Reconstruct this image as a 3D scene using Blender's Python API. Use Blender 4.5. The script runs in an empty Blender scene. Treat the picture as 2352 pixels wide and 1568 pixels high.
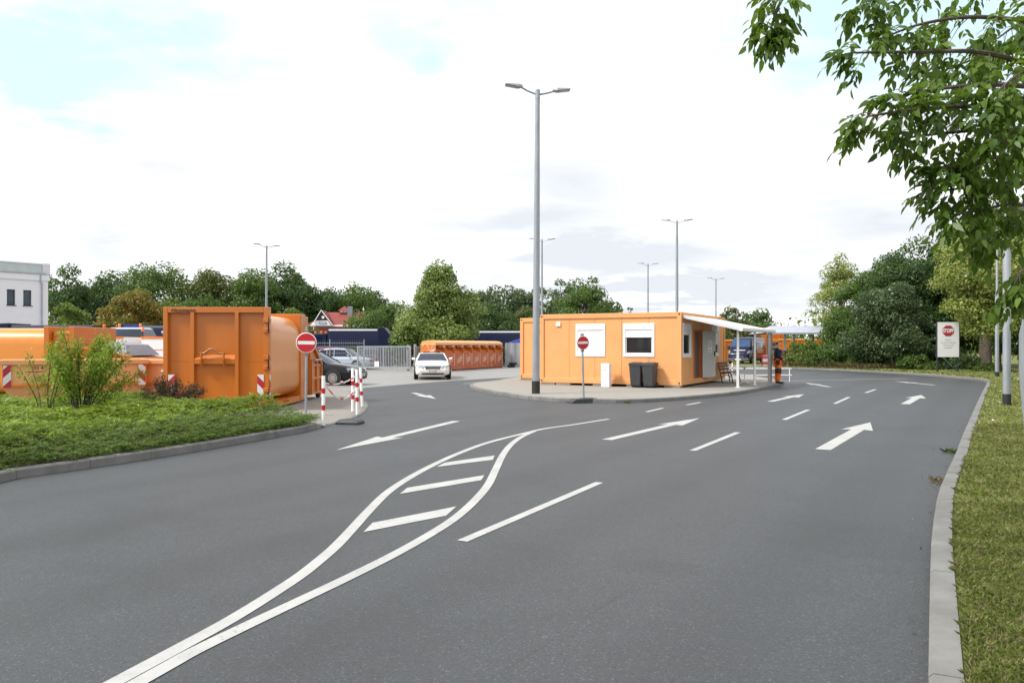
import bpy, math, random
import numpy as np
from mathutils import Vector, Matrix
scn = bpy.context.scene
COL = scn.collection
R = math.radians

# ------------------------------------------------------------------ camera, sky, sun, exposure
CAMH = 1.7
FV = 1828.0            # focal length in units of a 2351-wide picture (28 mm lens)
HV = 793.5             # height of the horizon in the same units
cam_d = bpy.data.cameras.new('camera'); cam = bpy.data.objects.new('camera', cam_d); COL.objects.link(cam)
cam.location = (0, 0, CAMH); cam.rotation_euler = (R(90), 0, 0)
cam_d.sensor_width = 36; cam_d.lens = 28.0; cam_d.shift_y = .0041
cam_d.clip_start = .05; cam_d.clip_end = 3000
scn.camera = cam
scn.view_settings.view_transform = 'Standard'; scn.view_settings.look = 'None'
scn.view_settings.exposure = .7; scn.view_settings.gamma = 1
scn.cycles.max_bounces = 6; scn.cycles.transparent_max_bounces = 8
scn.cycles.use_denoising = True

SUN_EL, SUN_AZ = R(48), R(251)          # azimuth clockwise from +Y (north)
to_sun = Vector((math.sin(SUN_AZ)*math.cos(SUN_EL), math.cos(SUN_AZ)*math.cos(SUN_EL), math.sin(SUN_EL)))
sd = bpy.data.lights.new('sun', 'SUN'); so = bpy.data.objects.new('sun', sd); COL.objects.link(so)
sd.energy = 2.8; sd.angle = R(11); sd.color = (1, .96, .9)
so.rotation_euler = to_sun.to_track_quat('Z', 'Y').to_euler(); so.location = (-20, -10, 30)

world = bpy.data.worlds.new('World'); scn.world = world; world.use_nodes = True
wt = world.node_tree; wn = wt.nodes; wl = wt.links; wn.clear()
def N(t, ty, **kw):
    n = t.nodes.new(ty)
    for k, v in kw.items():
        if k.startswith('i_'):
            k2 = k[2:]
            s = n.inputs[int(k2)] if k2.isdigit() else n.inputs[k2.replace('_', ' ')]
            if hasattr(v, 'is_linked') or isinstance(v, bpy.types.NodeSocket): t.links.new(v, s)
            else: s.default_value = v
        else: setattr(n, k, v)
    return n
def MATH(t, op, a, b=None, c=None, clamp=False):
    n = t.nodes.new('ShaderNodeMath'); n.operation = op; n.use_clamp = clamp
    for i, v in enumerate((a, b, c)):
        if v is None: continue
        if isinstance(v, bpy.types.NodeSocket): t.links.new(v, n.inputs[i])
        else: n.inputs[i].default_value = v
    return n.outputs[0]
def VM(t, op, a, b=None):
    n = t.nodes.new('ShaderNodeVectorMath'); n.operation = op
    for i, v in enumerate((a, b)):
        if v is None: continue
        if isinstance(v, bpy.types.NodeSocket): t.links.new(v, n.inputs[i])
        else: n.inputs[i].default_value = v
    return n.outputs['Value'] if op in ('LENGTH', 'DOT_PRODUCT') else n.outputs[0]
def RAMP(t, fac, stops, interp='LINEAR'):
    n = t.nodes.new('ShaderNodeValToRGB'); t.links.new(fac, n.inputs[0]); n.color_ramp.interpolation = interp
    el = n.color_ramp.elements
    while len(el) < len(stops): el.new(.5)
    for e, (p, c) in zip(el, stops):
        e.position = p; e.color = (c, c, c, 1) if isinstance(c, (int, float)) else (*c[:3], 1)
    return n.outputs[0]
def MIX(t, fac, a, b, mode='MIX'):
    n = t.nodes.new('ShaderNodeMix'); n.data_type = 'RGBA'; n.blend_type = mode; n.clamp_factor = True
    for s, v in ((n.inputs[0], fac), (n.inputs[6], a), (n.inputs[7], b)):
        if isinstance(v, bpy.types.NodeSocket): t.links.new(v, s)
        elif isinstance(v, (int, float)): s.default_value = v
        else: s.default_value = (*v[:3], 1)
    return n.outputs[2]
def NOISE(t, vec, scale, detail=4, rough=.55, dist=0):
    n = t.nodes.new('ShaderNodeTexNoise'); n.inputs['Scale'].default_value = scale; n.inputs['Detail'].default_value = detail
    n.inputs['Roughness'].default_value = rough; n.inputs['Distortion'].default_value = dist
    if vec is not None: t.links.new(vec, n.inputs['Vector'])
    return n.outputs[0]

sky = N(wt, 'ShaderNodeTexSky', sky_type='NISHITA', sun_disc=False, sun_elevation=SUN_EL, sun_rotation=SUN_AZ, dust_density=1.5, air_density=1.0)
gen = N(wt, 'ShaderNodeTexCoord').outputs['Generated']
sep = N(wt, 'ShaderNodeSeparateXYZ', i_0=gen)
zz = MATH(wt, 'ADD', MATH(wt, 'MAXIMUM', sep.outputs[2], 0.0), .12)
flat = N(wt, 'ShaderNodeCombineXYZ', i_0=MATH(wt, 'DIVIDE', sep.outputs[0], zz), i_1=MATH(wt, 'DIVIDE', sep.outputs[1], zz)).outputs[0]
warp = VM(wt, 'SUBTRACT', N(wt, 'ShaderNodeTexNoise', i_Vector=flat, i_Scale=1.1, i_Detail=5.0, i_Roughness=.6).outputs[1], (.5, .5, .5))
def skydir(vx, vy):
    return Vector(((vx-1175.5)/FV, 1, (HV-vy)/FV)).normalized()
def patch(vx, vy, sx, sy, wob):
    """a soft elliptical cloud opening / bank in one direction of the sky"""
    d = skydir(vx, vy)
    v = VM(wt, 'SUBTRACT', gen, tuple(d))
    sc = N(wt, 'ShaderNodeVectorMath', operation='SCALE', i_0=warp); sc.inputs['Scale'].default_value = wob
    v = VM(wt, 'ADD', v, sc.outputs[0])
    v = VM(wt, 'MULTIPLY', v, (FV/sx, FV/sx, FV/sy))
    return MATH(wt, 'SUBTRACT', 1.0, VM(wt, 'LENGTH', v), clamp=True)
def addall(l):
    s = l[0]
    for x in l[1:]: s = MATH(wt, 'ADD', s, x)
    return s
blue = addall([patch(330, 120, 420, 130, .5), patch(70, 190, 330, 130, .5), patch(935, 90, 170, 80, .3), patch(1880, 120, 420, 200, .4),
               MATH(wt, 'MULTIPLY', patch(2280, 60, 300, 260, .3), .8), patch(650, -300, 900, 260, .6), patch(-900, 300, 500, 200, .6), patch(3200, 100, 600, 300, .6)])
openn = RAMP(wt, MATH(wt, 'ADD', MATH(wt, 'MULTIPLY', blue, 1.0), MATH(wt, 'MULTIPLY', MATH(wt, 'SUBTRACT', NOISE(wt, flat, 2.1, 6, .62), .5), 1.7)), [(.14, 0), (.85, 1)])
grey = addall([patch(1330, 430, 260, 130, .12), patch(1130, 512, 380, 45, .1), patch(1500, 575, 420, 60, .12), patch(1330, 590, 360, 45, .12), patch(1650, 655, 650, 60, .15), patch(2060, 510, 330, 75, .12),
               patch(1400, 690, 500, 50, .2), MATH(wt, 'MULTIPLY', patch(280, 552, 200, 30, .15), .6), patch(-900, 500, 900, 120, .4), patch(3300, 550, 900, 120, .4)])
greyf = RAMP(wt, MATH(wt, 'ADD', grey, MATH(wt, 'MULTIPLY', MATH(wt, 'SUBTRACT', NOISE(wt, flat, 2.2, 5, .55), .5), .4)), [(.05, 0), (1.9, 1)])
soft = RAMP(wt, NOISE(wt, flat, 1.3, 5, .55), [(.42, 0), (.7, 1)])
cloud = MIX(wt, greyf, MIX(wt, soft, (7.9, 8.0, 8.1), (5.75, 5.85, 6.0)), (5.2, 5.45, 5.85))
clear = MIX(wt, .82, sky.outputs[0], (5.5, 7.0, 7.5))
skyc = MIX(wt, openn, cloud, clear)
bg = N(wt, 'ShaderNodeBackground', i_Color=skyc, i_Strength=.1)
wl.new(bg.outputs[0], N(wt, 'ShaderNodeOutputWorld').inputs[0])

# ------------------------------------------------------------------ helpers
def G(vx, vy, h=0.0):
    """the point of the level plane z=h seen at (vx, vy) of the 2351-wide picture"""
    Y = FV*(CAMH-h)/(vy-HV)
    return Vector(((vx-1175.5)/FV*Y, Y, h))
def A(vx, Y, vy=None):
    return Vector(((vx-1175.5)/FV*Y, Y, 0 if vy is None else CAMH+(HV-vy)/FV*Y))

MATS = {}
def mat(name, base=(.5, .5, .5), rough=.5, metal=0, var=.12, vscale=2.0, bump=0, bscale=40, spec=.5, coat=0, dirt=None, dscale=1.2, damt=.5, space='Object', emit=0, alpha=1, stretch=None):
    """painted / metal / stone surface with broad colour variation, optional patches of dirt and fine bump"""
    if name in MATS: return MATS[name]
    m = bpy.data.materials.new(name); m.use_nodes = True; t = m.node_tree; b = t.nodes['Principled BSDF']
    co = N(t, 'ShaderNodeTexCoord').outputs[space]
    if stretch: co = VM(t, 'MULTIPLY', co, stretch)
    f = NOISE(t, co, vscale, 5, .6)
    lo = tuple(max(0, c*(1-var)) for c in base); hi = tuple(min(1, c*(1+var)) for c in base)
    c = MIX(t, RAMP(t, f, [(.3, 0), (.7, 1)]), lo, hi)
    if dirt:
        d = RAMP(t, NOISE(t, co, dscale, 7, .65), [(.5, 0), (.72, damt)])
        c = MIX(t, d, c, dirt)
    t.links.new(c, b.inputs['Base Color'])
    r = MATH(t, 'ADD', MATH(t, 'MULTIPLY', MATH(t, 'SUBTRACT', f, .5), .25), rough, clamp=True); t.links.new(r, b.inputs['Roughness'])
    b.inputs['Metallic'].default_value = metal; b.inputs['Specular IOR Level'].default_value = spec
    b.inputs['Coat Weight'].default_value = coat; b.inputs['Coat Roughness'].default_value = .08
    if bump:
        bn = N(t, 'ShaderNodeBump', i_Strength=bump, i_Distance=.01, i_Height=NOISE(t, co, bscale, 4, .6)); t.links.new(bn.outputs[0], b.inputs['Normal'])
    MATS[name] = m; return m
def hazard(name, freq=4.2, ang=45, c1=(.42, .012, .03), c2=(.7, .7, .7), off=0.0, axes='XZ'):
    if name in MATS: return MATS[name]
    m = bpy.data.materials.new(name); m.use_nodes = True; t = m.node_tree; b = t.nodes['Principled BSDF']
    s = N(t, 'ShaderNodeSeparateXYZ', i_0=N(t, 'ShaderNodeTexCoord').outputs['Object']).outputs
    a, z = s['XYZ'.index(axes[0])], s['XYZ'.index(axes[1])]
    u = MATH(t, 'ADD', MATH(t, 'MULTIPLY', a, math.cos(R(ang))*freq), MATH(t, 'MULTIPLY', z, math.sin(R(ang))*freq))
    st = MATH(t, 'GREATER_THAN', MATH(t, 'FRACT', MATH(t, 'ADD', u, 100.0+off)), .5)
    c = MIX(t, st, c2, c1)
    c = MIX(t, MATH(t, 'MULTIPLY', NOISE(t, N(t, 'ShaderNodeTexCoord').outputs['Object'], 9, 5), .1), c, (.2, .17, .15))
    t.links.new(c, b.inputs['Base Color']); b.inputs['Roughness'].default_value = .4
    MATS[name] = m; return m
def glass(name, base=(.02, .025, .03), rough=.05, spec=.3):
    if name in MATS: return MATS[name]
    m = bpy.data.materials.new(name); m.use_nodes = True; t = m.node_tree; b = t.nodes['Principled BSDF']
    co = N(t, 'ShaderNodeTexCoord').outputs['Object']
    c = MIX(t, NOISE(t, co, 1.7, 3), tuple(x*.5 for x in base), tuple(x*1.8 for x in base)); t.links.new(c, b.inputs['Base Color'])
    b.inputs['Roughness'].default_value = rough; b.inputs['Specular IOR Level'].default_value = spec
    MATS[name] = m; return m
def leafmat(name, dark, light, trans=.35, odd=None, oddamt=.08, rough=.45, spec=.4):
    """leaves: every leaf its own tone, broad drifts of tone through the crown, light passing through"""
    if name in MATS: return MATS[name]
    m = bpy.data.materials.new(name); m.use_nodes = True; t = m.node_tree; b = t.nodes['Principled BSDF']; out = t.nodes['Material Output']
    g = N(t, 'ShaderNodeNewGeometry'); rnd = g.outputs['Random Per Island']
    co = N(t, 'ShaderNodeTexCoord').outputs['Object']
    f = MATH(t, 'ADD', MATH(t, 'MULTIPLY', rnd, .55), MATH(t, 'MULTIPLY', RAMP(t, NOISE(t, co, .55, 3), [(.35, 0), (.65, 1)]), .45))
    c = MIX(t, f, dark, light)
    if odd: c = MIX(t, MATH(t, 'LESS_THAN', MATH(t, 'FRACT', MATH(t, 'MULTIPLY', rnd, 37.7)), oddamt), c, odd)
    t.links.new(c, b.inputs['Base Color']); b.inputs['Roughness'].default_value = rough; b.inputs['Specular IOR Level'].default_value = spec
    tr = N(t, 'ShaderNodeBsdfTranslucent', i_Color=MIX(t, .5, c, (.45, .6, .06), 'MULTIPLY'))
    t.links.new(MIX(t, .35, c, (.2, .3, .02)), tr.inputs[0])
    ms = N(t, 'ShaderNodeMixShader', i_0=trans); t.links.new(b.outputs[0], ms.inputs[1]); t.links.new(tr.outputs[0], ms.inputs[2])
    t.links.new(ms.outputs[0], out.inputs[0]); MATS[name] = m; return m

class MB:
    """collects shapes into one mesh"""
    def __init__(s): s.v = []; s.f = []; s.m = []
    def add(s, vs, fs, m=0):
        o = len(s.v); s.v += [tuple(v) for v in vs]; s.f += [tuple(i+o for i in f) for f in fs]; s.m += [m]*len(fs); return s
    def box(s, x0, x1, y0, y1, z0, z1, m=0, M=None):
        vs = [Vector((x, y, z)) for z in (z0, z1) for y in (y0, y1) for x in (x0, x1)]
        if M is not None: vs = [M @ v for v in vs]
        return s.add(vs, [(0, 2, 3, 1), (4, 5, 7, 6), (0, 1, 5, 4), (2, 6, 7, 3), (0, 4, 6, 2), (1, 3, 7, 5)], m)
    def bar(s, p0, p1, w, h, m=0, up=(0, 0, 1)):
        p0, p1 = Vector(p0), Vector(p1); d = (p1-p0).normalized(); u = Vector(up)
        a = d.cross(u)
        if a.length < 1e-3: a = d.cross(Vector((1, 0, 0)))
        a.normalize(); b = a.cross(d)
        vs = [p+a*(w/2*i)+b*(h/2*j) for p in (p0, p1) for i, j in ((-1, -1), (1, -1), (1, 1), (-1, 1))]
        return s.add(vs, [(0, 1, 2, 3), (7, 6, 5, 4), (0, 4, 5, 1), (1, 5, 6, 2), (2, 6, 7, 3), (3, 7, 4, 0)], m)
    def prism(s, pts, z0, z1, m=0):
        n = len(pts); vs = [(p[0], p[1], z) for z in (z0, z1) for p in pts]
        return s.add(vs, [tuple(range(n-1, -1, -1)), tuple(range(n, 2*n))]+[(i, (i+1) % n, n+(i+1) % n, n+i) for i in range(n)], m)
    def ext(s, pts, a0, a1, axis='y', m=0):
        """profile pulled along an axis: 'y' takes (x,z) points, 'x' takes (y,z) points"""
        n = len(pts)
        vs = [((p[0], a, p[1]) if axis == 'y' else (a, p[0], p[1])) for a in (a0, a1) for p in pts]
        return s.add(vs, [tuple(range(n)), tuple(range(2*n-1, n-1, -1))]+[(i, n+i, n+(i+1) % n, (i+1) % n) for i in range(n)], m)
    def tube(s, pts, r, n=8, m=0, cap=True):
        pts = [Vector(p) for p in pts]; rs = r if isinstance(r, (list, tuple)) else [r]*len(pts)
        o = len(s.v); prev = None
        for i, p in enumerate(pts):
            d = (pts[min(i+1, len(pts)-1)]-pts[max(i-1, 0)]); d = d.normalized() if d.length > 1e-9 else Vector((0, 0, 1))
            if prev is None:
                a = d.cross(Vector((0, 0, 1)))
                if a.length < 1e-3: a = d.cross(Vector((0, 1, 0)))
            else: a = prev-d*prev.dot(d)
            a.normalize(); prev = a; b = d.cross(a)
            for k in range(n):
                t = 2*math.pi*k/n; s.v.append(tuple(p+(a*math.cos(t)+b*math.sin(t))*rs[i]))
        for i in range(len(pts)-1):
            for k in range(n):
                q = (k+1) % n; s.f.append((o+i*n+k, o+i*n+q, o+(i+1)*n+q, o+(i+1)*n+k)); s.m.append(m)
        if cap:
            s.f.append(tuple(o+k for k in range(n-1, -1, -1))); s.m.append(m)
            e = o+(len(pts)-1)*n; s.f.append(tuple(e+k for k in range(n))); s.m.append(m)
        return s
    def lathe(s, prof, n=16, c=(0, 0, 0), axis='z', m=0, cap=True):
        o = len(s.v)
        for (r, h) in prof:
            for k in range(n):
                t = 2*math.pi*k/n; a, b = r*math.cos(t), r*math.sin(t)
                p = (a, b, h) if axis == 'z' else ((a, h, b) if axis == 'y' else (h, a, b))
                s.v.append((p[0]+c[0], p[1]+c[1], p[2]+c[2]))
        for i in range(len(prof)-1):
            for k in range(n):
                q = (k+1) % n; s.f.append((o+i*n+k, o+i*n+q, o+(i+1)*n+q, o+(i+1)*n+k)); s.m.append(m)
        if not cap: return s
        s.f.append(tuple(o+k for k in range(n-1, -1, -1))); s.m.append(m)
        e = o+(len(prof)-1)*n; s.f.append(tuple(e+k for k in range(n))); s.m.append(m)
        return s
    def loft(s, secs, m=0, closed=True, cap=True):
        o = len(s.v); n = len(secs[0])
        for c in secs: s.v += [tuple(p) for p in c]
        for i in range(len(secs)-1):
            for k in range(n if closed else n-1):
                q = (k+1) % n; s.f.append((o+i*n+k, o+i*n+q, o+(i+1)*n+q, o+(i+1)*n+k)); s.m.append(m)
        if cap:
            s.f.append(tuple(o+k for k in range(n-1, -1, -1))); s.m.append(m)
            e = o+(len(secs)-1)*n; s.f.append(tuple(e+k for k in range(n))); s.m.append(m)
        return s
    def quad(s, *p, m=0): return s.add(p, [tuple(range(len(p)))], m)
    def panel(s, pts, th, m=0):
        """flat polygon given thickness along its own normal"""
        pts = [Vector(p) for p in pts]; nrm = (pts[1]-pts[0]).cross(pts[-1]-pts[0]).normalized()*th; n = len(pts)
        return s.add(pts+[p-nrm for p in pts], [tuple(range(n)), tuple(range(2*n-1, n-1, -1))]+[((i+1) % n, i, n+i, n+(i+1) % n) for i in range(n)], m)
    def build(s, name, mats, parent=None, smooth=False, bevel=0, loc=None, rot=None, seg=2):
        me = bpy.data.meshes.new(name); me.from_pydata(s.v, [], s.f); me.update()
        mats = mats if isinstance(mats, (list, tuple)) else [mats]
        for x in mats: me.materials.append(x)
        if len(mats) > 1: me.polygons.foreach_set('material_index', s.m)
        o = bpy.data.objects.new(name, me); COL.objects.link(o)
        if smooth: smoothen(me, smooth if isinstance(smooth, (int, float)) and smooth > 1 else 40)
        if bevel:
            b = o.modifiers.new('bevel', 'BEVEL'); b.width = bevel; b.segments = seg; b.limit_method = 'ANGLE'; b.angle_limit = R(35)
        if parent is not None: o.parent = parent
        if loc is not None: o.location = loc
        if rot is not None: o.rotation_euler = rot
        return o
def smoothen(me, ang):
    me.polygons.foreach_set('use_smooth', [True]*len(me.polygons)); me.set_sharp_from_angle(angle=R(ang))
def tag(o, label=None, cat=None, group=None, kind=None):
    for k, v in (('label', label), ('category', cat), ('group', group), ('kind', kind)):
        if v: o[k] = v
    return o
def thing(name, label, cat, loc=(0, 0, 0), rz=0.0, group=None):
    o = bpy.data.objects.new(name, None); COL.objects.link(o); o.empty_display_size = .2
    o.location = loc; o.rotation_euler = (0, 0, rz); return tag(o, label, cat, group)
def copy_tree(o, parent=None):
    c = o.copy(); COL.objects.link(c); c.parent = parent
    for ch in list(o.children): copy_tree(ch, c)
    return c
def text(parent, name, body, size, m, loc, rot=(R(90), 0, 0), shear=0, align='CENTER', sx=1, ext=.002, bold=0, gap=1):
    cu = bpy.data.curves.new(name, 'FONT'); cu.body = body; cu.size = size; cu.shear = shear; cu.align_x = align; cu.align_y = 'CENTER'; cu.extrude = ext; cu.offset = bold; cu.space_character = gap
    to = bpy.data.objects.new(name, cu); COL.objects.link(to)
    dg = bpy.context.evaluated_depsgraph_get(); me = bpy.data.meshes.new_from_object(to.evaluated_get(dg))
    bpy.data.objects.remove(to); bpy.data.curves.remove(cu)
    me.name = name; me.materials.clear(); me.materials.append(m)
    o = bpy.data.objects.new(name, me); COL.objects.link(o); o.parent = parent; o.location = loc; o.rotation_euler = rot; o.scale = (sx, 1, 1)
    return o
def spline(pts, n=8, closed=False):
    """Catmull-Rom through points"""
    P = [Vector(p) for p in pts]; out = []; L = len(P)
    rng = range(L) if closed else range(L-1)
    for i in rng:
        if closed: a, b, c, d = P[i-1], P[i], P[(i+1) % L], P[(i+2) % L]
        else: a, b, c, d = P[max(i-1, 0)], P[i], P[i+1], P[min(i+2, L-1)]
        for k in range(n):
            t = k/n
            out.append(.5*((2*b)+(c-a)*t+(2*a-5*b+4*c-d)*t*t+(3*b-a-3*c+d)*t**3))
    if not closed: out.append(P[-1])
    return out
def resample(pts, step):
    out = [pts[0].copy()]; acc = 0
    for a, b in zip(pts, pts[1:]):
        L = (b-a).length; t = step-acc
        while t <= L:
            out.append(a.lerp(b, t/L)); t += step
        acc = (acc+L) % step if t-step <= L else acc+L
        acc = L-(t-step)
    if (out[-1]-pts[-1]).length > .15: out.append(pts[-1].copy())
    return out
def offset(pts, d):
    """offset a ground polyline to its left by d"""
    out = []
    for i, p in enumerate(pts):
        a = pts[max(i-1, 0)]; b = pts[min(i+1, len(pts)-1)]; t = (b-a); t.z = 0; t.normalize()
        out.append(p+Vector((-t.y, t.x, 0))*d)
    return out
def numesh(name, V, mats, idx=None, parent=None, smooth=False):
    """V: (n, k, 3) array of n k-gons, each its own island"""
    n, k, _ = V.shape; me = bpy.data.meshes.new(name)
    me.vertices.add(n*k); me.vertices.foreach_set('co', V.astype(np.float32).ravel())
    me.loops.add(n*k); me.loops.foreach_set('vertex_index', np.arange(n*k, dtype=np.int32))
    me.polygons.add(n); me.polygons.foreach_set('loop_start', np.arange(0, n*k, k, dtype=np.int32))
    me.polygons.foreach_set('loop_total', np.full(n, k, dtype=np.int32))
    for m in (mats if isinstance(mats, (list, tuple)) else [mats]): me.materials.append(m)
    if idx is not None: me.polygons.foreach_set('material_index', idx.astype(np.int32))
    me.update(calc_edges=True); me.validate()
    o = bpy.data.objects.new(name, me); COL.objects.link(o)
    if parent is not None: o.parent = parent
    return o
def nrm(a): return a/np.maximum(np.linalg.norm(a, axis=-1, keepdims=True), 1e-9)
def leaves(P, D, Nn, L, W, fold=.25):
    """pointed leaves as two joined triangles-pairs sharing a mid rib: P base points, D directions, Nn face normals, L length, W width -> (n,6,3) hexagon outline"""
    S = nrm(np.cross(D, Nn)); U = nrm(np.cross(S, D)); L = L[:, None]; W = W[:, None]
    drop = -U*L*.12
    return np.stack([P, P+D*L*.3+S*W*.5+U*W*fold, P+D*L*.65+S*W*.38+U*W*fold+drop*.4, P+D*L+drop, P+D*L*.65-S*W*.38+U*W*fold+drop*.4, P+D*L*.3-S*W*.5+U*W*fold], 1)
def rhomb(P, D, Nn, L, W):
    S = nrm(np.cross(D, Nn)); L = L[:, None]; W = W[:, None]
    return np.stack([P-D*L*.5, P+S*W*.5, P+D*L*.5, P-S*W*.5], 1)
# ------------------------------------------------------------------ ground, roads, kerbs, markings
def asphalt(name, lo, hi, speck, seam=True, stain=.0):
    m = bpy.data.materials.new(name); m.use_nodes = True; t = m.node_tree; b = t.nodes['Principled BSDF']
    co = N(t, 'ShaderNodeTexCoord').outputs['Object']
    broad = NOISE(t, co, .22, 5, .6); mid = NOISE(t, co, 2.3, 6, .65); fine = NOISE(t, co, 48, 5, .85)
    vor = N(t, 'ShaderNodeTexVoronoi', i_Vector=co, i_Scale=105.0)
    c = MIX(t, RAMP(t, broad, [(.3, 0), (.7, 1)]), lo, hi)
    c = MIX(t, MATH(t, 'MULTIPLY', RAMP(t, mid, [(.35, 0), (.7, 1)]), .35), c, tuple(x*.72 for x in lo))
    c = MIX(t, MATH(t, 'MULTIPLY', RAMP(t, fine, [(.35, 0), (.65, 1)]), .55), c, tuple(x*1.5 for x in hi))
    sepc = N(t, 'ShaderNodeSeparateColor', i_0=vor.outputs['Color']).outputs[0]
    c = MIX(t, MATH(t, 'MULTIPLY', MATH(t, 'GREATER_THAN', sepc, .96), .24), c, speck)
    c = MIX(t, MATH(t, 'MULTIPLY', MATH(t, 'LESS_THAN', sepc, .12), .5), c, tuple(x*.45 for x in lo))
    s = N(t, 'ShaderNodeSeparateXYZ', i_0=co).outputs
    if seam:      # paving joints running with the road, and darker wheel tracks
        u = MATH(t, 'ADD', MATH(t, 'ADD', MATH(t, 'MULTIPLY', s[0], .853), MATH(t, 'MULTIPLY', s[1], -.522)), MATH(t, 'MULTIPLY', MATH(t, 'SUBTRACT', NOISE(t, co, .6, 4), .5), .12))
        fr = MATH(t, 'ABSOLUTE', MATH(t, 'SUBTRACT', MATH(t, 'FRACT', MATH(t, 'DIVIDE', MATH(t, 'ADD', u, 40.0), 3.6)), .5))
        line = MATH(t, 'MULTIPLY', MATH(t, 'LESS_THAN', fr, .0035), RAMP(t, NOISE(t, co, 1.1, 4), [(.45, 0), (.65, .32)]))
        c = MIX(t, line, c, tuple(x*.4 for x in lo))
        tr = RAMP(t, MATH(t, 'SINE', MATH(t, 'MULTIPLY', u, 3.3)), [(.0, 0), (1, .22)])
        c = MIX(t, tr, c, tuple(x*.6 for x in lo))
    if seam:
        c = MIX(t, RAMP(t, NOISE(t, co, .45, 6, .62, .6), [(.5, 0), (.68, .38)]), c, tuple(x*.62 for x in lo))
    if stain:
        c = MIX(t, RAMP(t, NOISE(t, co, .9, 7, .7, .8), [(.52, 0), (.72, stain)]), c, tuple(x*.45 for x in lo))
    t.links.new(c, b.inputs['Base Color']); b.inputs['Roughness'].default_value = .56; b.inputs['Specular IOR Level'].default_value = .5
    hgt = MATH(t, 'ADD', fine, MATH(t, 'MULTIPLY', vor.outputs['Distance'], .8))
    t.links.new(N(t, 'ShaderNodeBump', i_Strength=.55, i_Distance=.006, i_Height=hgt).outputs[0], b.inputs['Normal'])
    return m
M_road = asphalt('road asphalt', (.038, .041, .045), (.05, .0535, .0585), (.26, .27, .28))
M_yard = asphalt('yard asphalt', (.2, .195, .185), (.25, .245, .235), (.4, .4, .39), False, .25)

def paving(name, c1, c2, mortar, sc=1.0, w=.2, h=.1, rot=0, spots=.3, spotc=(.1, .09, .07)):
    m = bpy.data.materials.new(name); m.use_nodes = True; t = m.node_tree; b = t.nodes['Principled BSDF']
    co = N(t, 'ShaderNodeTexCoord').outputs['Object']
    mp = N(t, 'ShaderNodeMapping', i_Vector=co); mp.inputs['Rotation'].default_value = (0, 0, rot)
    br = N(t, 'ShaderNodeTexBrick', i_Vector=mp.outputs[0], i_Color1=(*c1, 1), i_Color2=(*c2, 1), i_Mortar=(*mortar, 1), i_Scale=sc, i_Mortar_Size=.006)
    br.inputs['Brick Width'].default_value = w; br.inputs['Row Height'].default_value = h; br.inputs['Bias'].default_value = 0
    c = MIX(t, MATH(t, 'MULTIPLY', NOISE(t, co, .8, 6, .65), .5), br.outputs[0], tuple(x*.7 for x in c1))
    c = MIX(t, RAMP(t, NOISE(t, co, 2.2, 8, .7, .5), [(.55, 0), (.7, spots)]), c, spotc)
    c = MIX(t, MATH(t, 'MULTIPLY', NOISE(t, co, 90, 3, .7), .3), c, tuple(x*.5 for x in c1))
    t.links.new(c, b.inputs['Base Color']); b.inputs['Roughness'].default_value = .8
    t.links.new(N(t, 'ShaderNodeBump', i_Strength=.4, i_Distance=.006, i_Height=MATH(t, 'ADD', MATH(t, 'SUBTRACT', 1.0, br.outputs['Fac']), NOISE(t, co, 40, 4))).outputs[0], b.inputs['Normal'])
    return m
M_island = paving('concrete paving', (.34, .325, .295), (.31, .295, .268), (.22, .205, .18), 1, .2, .1, R(-28), .2)
M_pad = paving('old cobble paving', (.32, .3, .27), (.26, .245, .22), (.13, .12, .09), 1, .18, .09, R(15), .75, (.09, .08, .06))
M_kerb = mat('concrete kerb', (.18, .18, .173), .85, var=.22, vscale=3, bump=.5, bscale=90, dirt=(.13, .125, .115), dscale=1.6, damt=.7)
M_paint = mat('road marking paint', (.42, .42, .41), .6, var=.1, vscale=2.2, bump=.35, bscale=120, dirt=(.3, .3, .29), dscale=4, damt=.5)
def wear(m):      # chips and tyre scuffs in the paint
    t = m.node_tree; b = t.nodes['Principled BSDF']; src = b.inputs['Base Color'].links[0].from_socket; co = N(t, 'ShaderNodeTexCoord').outputs['Object']
    ch = MATH(t, 'GREATER_THAN', MATH(t, 'ADD', MATH(t, 'MULTIPLY', NOISE(t, co, 34, 5, .75), .7), MATH(t, 'MULTIPLY', NOISE(t, co, 1.3, 3), .3)), .61)
    t.links.new(MIX(t, MATH(t, 'MULTIPLY', ch, .7), src, (.12, .12, .12)), b.inputs['Base Color'])
wear(M_paint)
def groundmat(name, cols, sc=(.6, 9, 60), rough=.95):
    m = bpy.data.materials.new(name); m.use_nodes = True; t = m.node_tree; b = t.nodes['Principled BSDF']
    co = N(t, 'ShaderNodeTexCoord').outputs['Object']
    c = MIX(t, RAMP(t, NOISE(t, co, sc[0], 6, .6), [(.38, 0), (.62, 1)]), cols[0], cols[1])
    c = MIX(t, RAMP(t, NOISE(t, co, sc[1], 6, .7), [(.45, 0), (.7, .8)]), c, cols[2])
    c = MIX(t, MATH(t, 'MULTIPLY', NOISE(t, co, sc[2], 3, .7), .6), c, tuple(x*.4 for x in cols[0]))
    t.links.new(c, b.inputs['Base Color']); b.inputs['Roughness'].default_value = rough; b.inputs['Specular IOR Level'].default_value = .15
    t.links.new(N(t, 'ShaderNodeBump', i_Strength=.8, i_Distance=.03, i_Height=NOISE(t, co, sc[1]*1.7, 8, .7)).outputs[0], b.inputs['Normal'])
    return m
M_verge = groundmat('verge turf', [(.13, .16, .035), (.2, .21, .06), (.24, .2, .1)])
M_soil = groundmat('bed soil', [(.07, .055, .042), (.11, .09, .07), (.2, .18, .155)], (1.2, 16, 90))
M_field = groundmat('field', [(.06, .085, .025), (.09, .11, .035), (.1, .1, .05)], (.02, .3, 2))

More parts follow.
